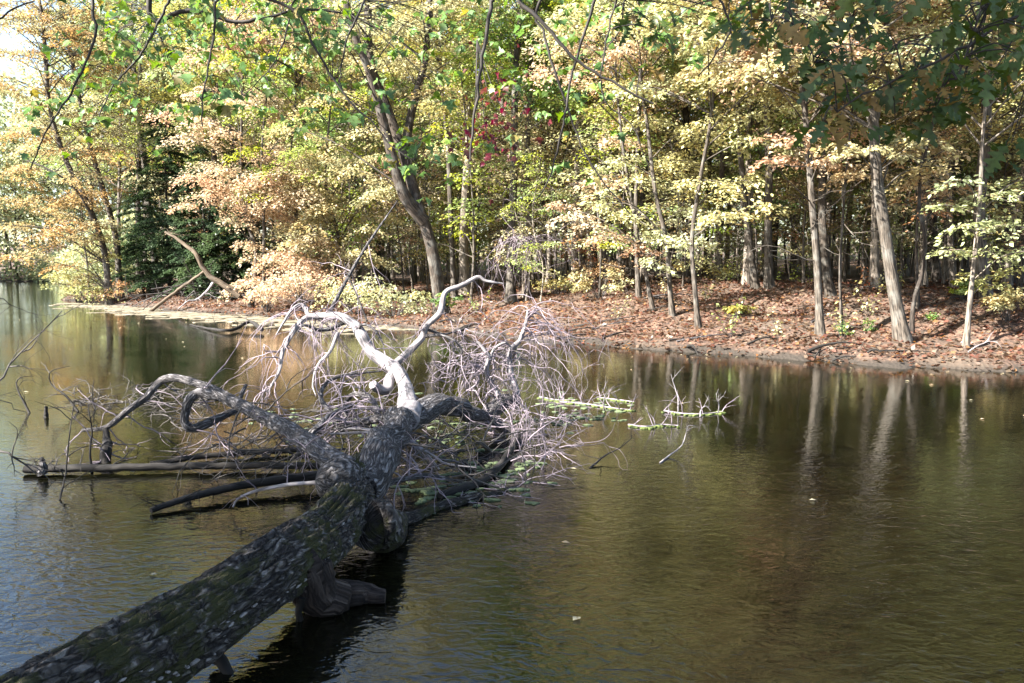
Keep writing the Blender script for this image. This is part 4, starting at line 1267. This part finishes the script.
wlog('long straight black log floating across the left of the pond', [W(25, 474) + [0, 0, .05], W(120, 473) + [0, 0, .06], W(220, 471) + [0, 0, .06], W(322, 471) + [0, 0, .06]], .042, .036, kids=9, klen=.35, twm=TWIGD, kr=.008)
wlog('dark log with pale pointed tip slanting in the water below the long black log', [W(151, 514) + [0, 0, .03], W(190, 505) + [0, 0, .07], W(250, 494) + [0, 0, .10], W(325, 486) + [0, 0, .12]], .025, .05, kids=6, klen=.4, kr=.006)
wlog('thin submerged branch behind the long black log', [W(150, 466) + [0, 0, .02], W(230, 458) + [0, 0, .05], W(330, 452) + [0, 0, .04]], .03, .03, kids=10, klen=.5, kr=.007, twm=TWIGD)
stick('broken_stub', 'short grey knob of wood on the left end of the long black log', [W(42, 477) + [0, 0, .05], W(44, 477) + [0, 0, .13], W(41, 477) + [.02, 0, .2]], .06, .02, BARK_LIMB, 'stub', kids=2, klen=.2, kr=.008)
wlog('mossy dark log meeting the water in the middle of the tangle', [W(440, 498) + [0, 0, .02], W(490, 480) + [0, 0, .05], W(520, 440) + [0, 0, .06]], .04, .035, kids=6, klen=.4, kr=.006)
stick('small_post', 'small dark stub poking out of the water at left', [W(46, 417) + [0, 0, -.05], W(46, 417) + [.01, 0, .16]], .04, .02, BARK_WET, 'stub')


def brush(label, px0, px1, py0, py1, n, L0, L1, r, mat, flat=.3, up=.1, name='brush_tangle', depth=1):
    c0 = W((px0 + px1) / 2, (py0 + py1) / 2)
    m_ = MB()
    for _ in range(n):
        p = W(R.uniform(px0, px1), R.uniform(py0, py1)); p[2] = R.uniform(.01, flat)
        twig(m_, p, (R.gauss(0, 1), R.gauss(0, .8), R.gauss(up, .4)), R.uniform(L0, L1), R.uniform(.5, 1) * r, depth, .12, .4, 7, 4, 4, floor=.004)
    o_ = link(name, m_.mesh(name, mat, c0)); o_.location = c0
    tag(o_, label, 'brush tangle')


brush('flat dark tangle of dead brush floating beyond the left limb', 72, 205, 396, 410, 60, .3, .7, .011, TWIGD, .14)
brush('grey brush tangle between the left limb and the long black log', 170, 330, 425, 462, 30, .3, .8, .011, TWIGD, .22)
brush('matted dark brush heap floating right of the burl', 400, 500, 425, 455, 30, .4, .8, .011, TWIGD, .18)
brush('pale twig curtain standing in the water right of the arched limb', 505, 560, 425, 480, 36, .4, .9, .009, TWIGM, .4, .5)
brush('low brown twig raft near the left edge of the arched limb', 320, 400, 408, 425, 24, .4, .8, .011, TWIGD, .2)
for lab, pts, rr_, kd in (
        ('dark curved dead branch standing from the water, left of the flat brush tangle', [W(30, 413) + [0, 0, -.03], P(24, 402, 12.6), P(17, 388, 12.7), P(19, 378, 12.8), P(34, 376, 12.9)], .022, 4),
        ('dark dead branch rising from the flat brush tangle and forking up', [W(78, 412) + [0, 0, 0], P(66, 396, 12.7), P(52, 385, 12.8), P(50, 372, 12.8), P(70, 366, 12.9)], .02, 7),
        ('thin crooked twig standing above the flat brush tangle', [W(95, 410) + [0, 0, 0], P(92, 395, 12.9), P(94, 380, 13)], .014, 3),
        ('slim dark branch standing upright left of the hanging clump', [W(92, 472) + [0, 0, 0], P(90, 450, 9), P(92, 432, 9.1), P(88, 405, 9.2)], .016, 6),
        ('dark wiry branch curving up through the left limb', [W(60, 500) + [0, 0, 0], P(66, 470, 8.2), P(70, 430, 8.3), P(75, 400, 8.4)], .010, 5)):
    stick('dead_branch', lab, pts, rr_, .004, BARK_WET, kids=kd, klen=.45, sides=6, n=16, kr=.006, twm=TWIGD)

# bare branches entering from the left
RT = empty('leaning_snag', (-8.2, 8.6, 0), 'bare dead snag at the left edge holding out thin twigs', 'dead tree')
m1, m2 = MB(), MB()
q = smooth_line([(-8.2, 8.6, -.3), (-8.0, 8.6, 1.2), (-8.3, 8.7, 3.2)], 14)
tube(m1, q, np.linspace(.10, .03, 14), 8, bark_disp)
for pts, r_ in (([(-8.0, 8.6, 1.0), P(-20, 388, 9), P(4, 370, 9.2), P(26, 347, 9.4), P(46, 328, 9.6), P(62, 311, 9.8)], .018),
                ([P(8, 367, 9.3), P(22, 366, 9.3), P(30, 369, 9.3)], .008), ([P(22, 352, 9.4), P(32, 347, 9.4), P(42, 330, 9.5)], .007),
                ([(-8.0, 8.6, .8), P(-14, 398, 9), P(10, 408, 9.1), P(26, 412, 9.2)], .012),
                ([(-8.0, 8.6, 2.1), P(-20, 296, 9.3), P(8, 304, 9.6), P(28, 312, 9.9)], .010),
                ([(-8.0, 8.6, .5), P(-14, 450, 8.5), P(6, 454, 8.4), P(22, 462, 8.5), P(36, 474, 8.6)], .025)):
    qq_ = smooth_line(pts, 22)
    tube(m2, qq_, np.linspace(r_ * 1.4, r_ * .3, 22), 6, cap=False)
    for _ in range(6):
        i_ = R.randint(10, 21)
        twig(m2, qq_[i_], (R.uniform(-.2, 1), R.gauss(0, .5), R.gauss(0, .5)), R.uniform(.2, .45), r_ * .35, 1, .1, .3, 6, 3, 2)
link('trunk', m1.mesh('trunk', BARK_WET, (-8.2, 8.6, 0)), RT)
link('twigs', m2.mesh('twigs', TWIGD, (-8.2, 8.6, 0)), RT)

# ------------------------------------------------------------------ duckweed and the small floating sticks on the right
def weed_raft(label, pts, mat=WEED, wd=.026, kids=4, n=44, group=None):
    c0 = np.asarray(pts[0], float)
    root = empty('weedy_stick', tuple(c0), label, 'floating stick', group)
    q_ = smooth_line(pts, n)
    a_, b_ = MB(), MB()
    tube(b_, q_, np.linspace(.014, .008, n), 6)
    gate = np.sin(np.arange(n) * rng.uniform(.5, .9) + rng.random() * 6)
    for p in q_[gate > -.25]:
        blob(a_, p[0] + rng.normal(0, wd * .5), p[1] + rng.normal(0, wd * 1.4), wd * rng.uniform(.5, 2.4), wd * rng.uniform(.4, 1.3), z=.011 + rng.uniform(0, .008), n=16, rough=.6)
    for _ in range(kids):
        i_ = rng.integers(0, n)
        twig(b_, q_[i_], (R.gauss(0, .4), R.gauss(0, .3), 1), R.uniform(.15, .4), .008, 1, 0, .4, 6, 4, 2)
    link('stick', b_.mesh('stick', TWIGM, c0), root)
    link('duckweed', a_.mesh('duckweed', mat, c0), root)


up = np.array([0, 0, .02])
weed_raft('long floating stick matted with bright green duckweed, far right of the twig curtain', [W(664, 412) + up, W(685, 415) + up, W(705, 415) + up, W(722, 413) + up])
weed_raft('green matted stick with upright twigs right beside the twig curtain', [W(560, 403) + up, W(585, 405) + up, W(612, 409) + up, W(630, 411) + up], kids=9)
weed_raft('shorter weedy stick lying between the twig curtain and the long one', [W(628, 426) + up, W(645, 428) + up, W(662, 426) + up, W(678, 427) + up], kids=5)
weed_raft('tiny weedy stick farther out beyond the others', [W(600, 399) + up, W(618, 401) + up, W(634, 403) + up], wd=.02, kids=3)
weed_raft('weedy branch tip lying along the water below the twig curtain', [W(540, 398) + up, W(556, 401) + up, W(575, 401) + up], kids=5)
for lab, pts, r_ in (
        ('upright white forked twig standing in the far green stick', [W(678, 414), P(678, 398, 12.5), P(674, 385, 12.6), P(671, 374, 12.6)], .014),
        ('white hooked twig curving over the far green stick', [W(700, 417), P(701, 410, 12.3), P(706, 406, 12.3), P(711, 411, 12.3)], .011),
        ('short pale twig poking from the right tip of the far green stick', [W(718, 414), P(719, 405, 12.4), P(717, 399, 12.4)], .012),
        ('pale slanting twig rising toward the right out of open water', [W(660, 463), P(670, 455, 9.7), P(682, 445, 9.8), P(688, 426, 9.9)], .013),
        ('dark thin branch slanting out of the water left of the pale slanting twig', [W(590, 468), P(606, 455, 9.5), P(620, 448, 9.6), P(632, 438, 9.7)], .014),
        ('white twig standing right of the twig curtain', [W(604, 410), P(604, 400, 12.6), P(606, 394, 12.7), P(613, 393, 12.7)], .011)):
    stick('white_twig', lab, pts, r_, .004, BARK_WET if 'dark' in lab else BARK_DEAD, 'twig', kids=4, klen=.22, sides=6, n=14, kr=.005, droop=0)
a_ = MB()
for _ in range(260):   # green mats in the tangle
    px, py = R.choice([(R.gauss(445, 35), R.gauss(492, 8)), (R.gauss(500, 25), R.gauss(470, 14)), (R.gauss(470, 40), R.gauss(425, 12)), (R.gauss(330, 50), R.gauss(425, 10)), (R.gauss(570, 26), R.gauss(412, 8))])
    p = W(px, py)
    blob(a_, p[0], p[1], R.uniform(.02, .07), R.uniform(.015, .05), z=R.uniform(.006, .014), n=18, rough=.6)
o = link('duckweed_patches', a_.mesh('duckweed_patches', WEEDP)); tag(o, 'patches of pale green duckweed floating among the fallen limbs', 'duckweed', kind='stuff')

# ------------------------------------------------------------------ overhanging near trees
def infront(p, margin=8):
    """pixel where a point shows, or None behind the camera"""
    v = np.asarray(p, float) - [0, 0, EYE]
    dep = v[1] * cp - v[2] * sp
    upc = v[1] * sp + v[2] * cp
    if dep < .3: return None
    return 512 + v[0] / dep * F, 341.5 - upc / dep * F


def overhang(label, base, trunk, limbs_, twigs_, clusters, color, leafk, lsize, crown_c, crown_n, crown_r, name='overhanging_tree', extra=()):
    root = empty(name, tuple(base), label, 'tree')
    tb, lb, lf, tw = MB(), MB(), MB(), MB()
    q_ = smooth_line(trunk, 40)
    tube(tb, q_, np.linspace(.26, .14, 40) * (1 + .4 * np.exp(-np.arange(40) / 4)), 24, furrow(.01, seed=9))
    lines = [q_]
    for pts, r0, r1 in limbs_:
        l_ = smooth_line(pts, 30); tube(lb, l_, np.linspace(r0, r1, 30), 9, bark_disp); lines.append(l_)
    allp = np.vstack(lines)
    tips = []
    for pts3, r0 in twigs_:
        pts3 = [np.asarray(p, float) for p in pts3]
        s0 = pts3[0]
        i_ = int(np.argmin(np.linalg.norm(allp - s0 - np.array([0, 0, .4]), axis=1)))
        a0 = allp[i_]
        l_ = smooth_line([a0, (a0 + s0) / 2 + [0, 0, .15]] + pts3, 44)
        l_[2:] += rng.normal(0, .004, (42, 3))
        tube(tw, l_, np.linspace(r0 * 1.5, r0 * .35, 44), 5, cap=False)
        tips.append(l_)
    for ci, (pts3, n_, spread, sz, colt) in enumerate(clusters):
        for _ in range(n_):
            c_ = np.asarray(pts3[R.randrange(len(pts3))]) + rng.normal(0, spread, 3)
            l_ = None
            m_ = R.randint(2, 4)
            th_ = R.uniform(0, 6.28)
            for j_ in range(m_):
                dd = np.array([[math.cos(th_ + j_ * 1.7) * .8, math.sin(th_ + j_ * 1.7) * .8, R.uniform(-1.0, -.1)]])
                leaves(lf, c_[None] + dd * .02, dd, np.array([[R.gauss(0, .5), R.gauss(0, .5) - .3, 1.]]), sz * R.uniform(.7, 1.2), leafk,
                       tint=np.array([R.random() * .88 if R.random() > colt else .97]), clump=np.array([R.random()]))
            # little stalk twig toward the nearest hanging branch
            al = np.vstack(tips)
            k_ = int(np.argmin(np.linalg.norm(al - c_, axis=1)))
            if np.linalg.norm(al[k_] - c_) < 1.3:
                tube(tw, smooth_line([al[k_], (al[k_] + c_) / 2 + [0, 0, .04], c_], 5), [.004, .0035, .003, .0025, .002], 3, cap=False)
    # crown over and behind the camera, unseen, its sprays placed to cast shade
    for cc_, cr_ in [(crown_c, crown_r)] * crown_n + list(extra):
        for _t in range(20):
            c_ = np.asarray(cc_) + rng.normal(0, 1, 3) * cr_
            pr = infront(c_)
            if c_[2] > 3.6 and (pr is None or pr[1] < -60 - 900 / max(c_[1], 1) or pr[0] < -60 - 900 / max(c_[1], 1) or pr[0] > 1084 + 900 / max(c_[1], 1)): break
        else: continue
        k_ = int(np.argmin(np.linalg.norm(allp - c_, axis=1)))
        tube(lb, smooth_line([allp[k_], (allp[k_] + c_) / 2 + [0, 0, .2], c_], 5), np.linspace(.03, .008, 5), 4, cap=False)
        spray(lf, None, c_, .8, 120, .12, flat=.4, droop=.2)
    link('trunk', tb.mesh('trunk', BARK_LOG, base), root)
    link('limbs', lb.mesh('limbs', BARK, base), root, (.5, .45, .42))
    link('twigs', tw.mesh('twigs', OVERT, base), root)
    link('crown', lf.mesh('crown', LEAF, base, leaf=True), root, color)
    return root


def T(lst, d0, r, d1=None):
    d1 = d1 or d0
    n_ = len(lst)
    return ([P(a, b, d0 + (d1 - d0) * k / (n_ - 1)) for k, (a, b) in enumerate(lst)], r)


tA = [T([(92, -6), (94, 15), (97, 30), (85, 65), (70, 95), (47, 130), (30, 170)], 6.5, .013), T([(170, -10), (164, 10), (144, 50), (114, 85), (95, 125)], 7, .012),
      T([(217, -8), (216, 0), (212, 50), (202, 100), (203, 125)], 6, .013), T([(262, -12), (274, 0), (299, 15), (319, 55), (350, 102), (370, 120), (390, 145), (415, 160)], 6, .012),
      T([(297, -10), (294, 0), (276, 60), (244, 95)], 7, .010), T([(368, -8), (365, 0), (347, 40), (340, 75), (342, 92)], 6.4, .012),
      T([(493, -12), (492, 0), (482, 60), (474, 120), (470, 160)], 5.2, .017),
      T([(-20, 14), (20, 6), (34, 0)], 6, .014), T([(150, 18), (190, 10), (240, 22), (300, 10), (350, 14)], 7.4, .022)]
cl = [[p for p in t_[0]] for t_ in tA]


def box_pts(x0, x1, y0, y1, n_, da, db):
    return [P(R.uniform(x0, x1), R.uniform(y0, y1), R.uniform(da, db)) for _ in range(n_)]


overhang('near tree on the left whose green leafed twigs hang across the top', np.array([-6.2, -.6, .5]),
         [(-6.2, -.6, .3), (-6.1, -.6, 2.5), (-5.8, -.4, 5.2), (-5.8, -.2, 8), (-6, 0, 11)],
         [([(-5.9, -.5, 4.6), (-4.6, 2.0, 5.2), (-3.4, 4.8, 5.4), (-2.6, 7.5, 5.3)], .11, .03), ([(-5.8, -.4, 5), (-3.4, 1.3, 5.6), (-1.4, 3.8, 5.4), (-.6, 5.8, 5.0)], .10, .03),
          ([(-5.8, -.4, 5.4), (-8, 1.2, 6.6), (-10.5, 3.4, 7.2)], .10, .03), ([(-5.8, -.3, 6.6), (-8.5, .2, 7.8)], .08, .03), ([(-5.8, -.3, 6.5), (-7, -2.5, 8.5)], .08, .03)],
         tA,
         [(box_pts(80, 350, -10, 55, 110, 6.5, 10), 190, .14, .076, .08), (box_pts(330, 700, -10, 45, 90, 6.5, 10), 120, .14, .076, .12), (box_pts(110, 360, 40, 120, 60, 7, 10), 90, .14, .076, .05), (box_pts(-5, 110, 40, 150, 30, 8, 10), 34, .14, .09, .1),
          (box_pts(380, 560, 60, 170, 26, 7, 9), 34, .12, .09, .1), (box_pts(540, 620, 60, 150, 16, 7, 9), 22, .12, .085, .1), (cl[3] + cl[1] + cl[2], 40, .1, .085, .15)],
         (.13, .235, .04), 'maple', .11, (-10.2, 2.3, 7.3), 240, (2.2, 2.3, 1.4), extra=[((-1.7, 1.6, 6.4), (.9, .9, .4))] * 60)  # the sixty sprays are an unseen clump added to shade the hanging leaves

tB = [T([(520, -4), (528, 8), (549, 30), (576, 60), (609, 80), (654, 105)], 5, .016), T([(576, 60), (566, 110), (559, 145), (544, 190), (532, 202)], 5, .010),
      T([(536, 12), (541, 25), (559, 85), (589, 160), (629, 214)], 5.2, .010), T([(601, 78), (634, 130), (653, 180)], 5.1, .007), T([(626, -10), (624, 0), (619, 30), (601, 57)], 5.5, .009),
      T([(718, -8), (720, 0), (730, 27), (718, 52), (700, 75)], 4.5, .010), T([(730, 27), (752, 18), (772, 22)], 4.5, .006), T([(846, -10), (848, 0), (852, 20), (876, 40), (900, 46)], 4.5, .006),
      T([(986, -10), (984, 0), (975, 30), (966, 55), (959, 77)], 3.2, .009), T([(1060, 0), (1024, 14), (980, 38), (940, 60), (900, 78), (862, 96), (838, 112)], 3.3, .010), T([(1000, -20), (975, 5), (940, 30), (905, 40)], 3.4, .006),
      T([(880, -10), (866, 20), (850, 30)], 3.4, .005), T([(790, -10), (800, 30), (815, 60), (800, 80)], 3.6, .005)]
overhang('near oak whose dark lobed leaves hang into the top right corner', np.array([5.6, -.9, .4]),
         [(5.6, -.9, .2), (5.5, -.8, 2.5), (5.2, -.5, 5), (5.0, -.4, 8), (5.1, -.3, 11)],
         [([(5.3, -.6, 4.2), (4.0, 1.0, 4.8), (2.4, 2.6, 4.7), (.9, 4.6, 4.75)], .10, .03), ([(5.3, -.6, 4.4), (4.8, 1.6, 4.6), (3.2, 3.6, 4.9)], .07, .02),
          ([(5.2, -.5, 5.5), (7, 1.5, 7)], .08, .03), ([(5.1, -.4, 7), (3, -2, 9)], .08, .03)],
         tB,
         [(box_pts(860, 1010, 10, 80, 22, 3.1, 4.2), 24, .05, .10, .22), (box_pts(830, 960, 65, 125, 20, 3.1, 4.0), 26, .05, .10, .32), (box_pts(940, 1040, -10, 60, 16, 3, 3.9), 20, .05, .105, .2), (box_pts(690, 870, -10, 30, 14, 3.6, 5), 13, .06, .10, .2),
          (box_pts(770, 830, 0, 100, 9, 3.4, 4), 10, .05, .115, .3), (box_pts(640, 760, -5, 40, 18, 4.5, 6.5), 22, .08, .11, .25), (box_pts(1000, 1030, 130, 170, 3, 3.4, 3.8), 3, .03, .11, .1), (box_pts(860, 900, -5, 20, 5, 3.2, 3.6), 5, .04, .12, .2)],
         (.07, .115, .022), 'oak', .12, (6.5, -2.5, 8.5), 90, (2.2, 1.8, 1.6))

# red creeper leaves hanging mid frame
root = empty('red_creeper', tuple(P(474, 60, 5.6)), 'small red leaved creeper hanging from the twig in the top middle', 'creeper')
a_, b_ = MB(), MB()
for px, py in ((478, 60), (476, 100), (500, 112), (520, 120), (495, 150), (474, 118)):
    l_ = smooth_line([P(477, 40, 7.6), P((px + 477) / 2, py - 18, 7.5), P(px, py, 7.5)], 8)
    tube(b_, l_, np.linspace(.006, .002, 8), 4, cap=False)
pts_ = np.array([P(R.gauss(494, 20), R.gauss(122, 28), R.uniform(7.2, 7.8)) for _ in range(110)])
leaves(a_, pts_, np.stack([rng.normal(0, .7, 110), rng.normal(0, .7, 110), -np.ones(110) * .6], -1), np.stack([rng.normal(0, .6, 110), rng.normal(-.3, .6, 110), np.ones(110)], -1), rng.uniform(.035, .07, 110), 'maple', tint=rng.random(110) * .8, clump=rng.random(110))
link('stem', b_.mesh('stem', OVERT, P(474, 60, 5.6)), root)
link('foliage', a_.mesh('foliage', LEAF, P(474, 60, 5.6), leaf=True), root, (.15, .014, .02))

# ------------------------------------------------------------------ light
EL, AZX, AZY = math.radians(38), -.91, -.42
sun = bpy.data.lights.new('sun', 'SUN')
sun.energy = 5.0
sun.angle = math.radians(.53)
sun.color = (1, .95, .86)
so = bpy.data.objects.new('sun', sun)
COL.objects.link(so)
hl = math.hypot(AZX, AZY)
sv = Vector((AZX / hl * math.cos(EL), AZY / hl * math.cos(EL), math.sin(EL)))
so.rotation_euler = (-sv).to_track_quat('-Z', 'Y').to_euler()
so.location = (-20, -30, 40)
wd = bpy.data.worlds.new('World')
sc.world = wd
wd.use_nodes = True
nt = wd.node_tree
sky = nt.nodes.new('ShaderNodeTexSky')
sky.sky_type = 'NISHITA'
sky.sun_disc = False
sky.sun_elevation = EL
sky.sun_rotation = math.atan2(sv.x, sv.y)
bg = nt.nodes['Background']
nt.links.new(sky.outputs[0], bg.inputs[0])
bg.inputs[1].default_value = .06

sc.view_settings.view_transform = 'Standard'
sc.view_settings.look = 'None'
sc.view_settings.gamma = 1
sc.view_settings.use_curve_mapping = False
sc.view_settings.exposure = 2.85
c_ = sc.cycles
c_.max_bounces = 7
c_.diffuse_bounces = 3
c_.glossy_bounces = 3
c_.transmission_bounces = 4
c_.sample_clamp_indirect = 6
c_.use_denoising = True
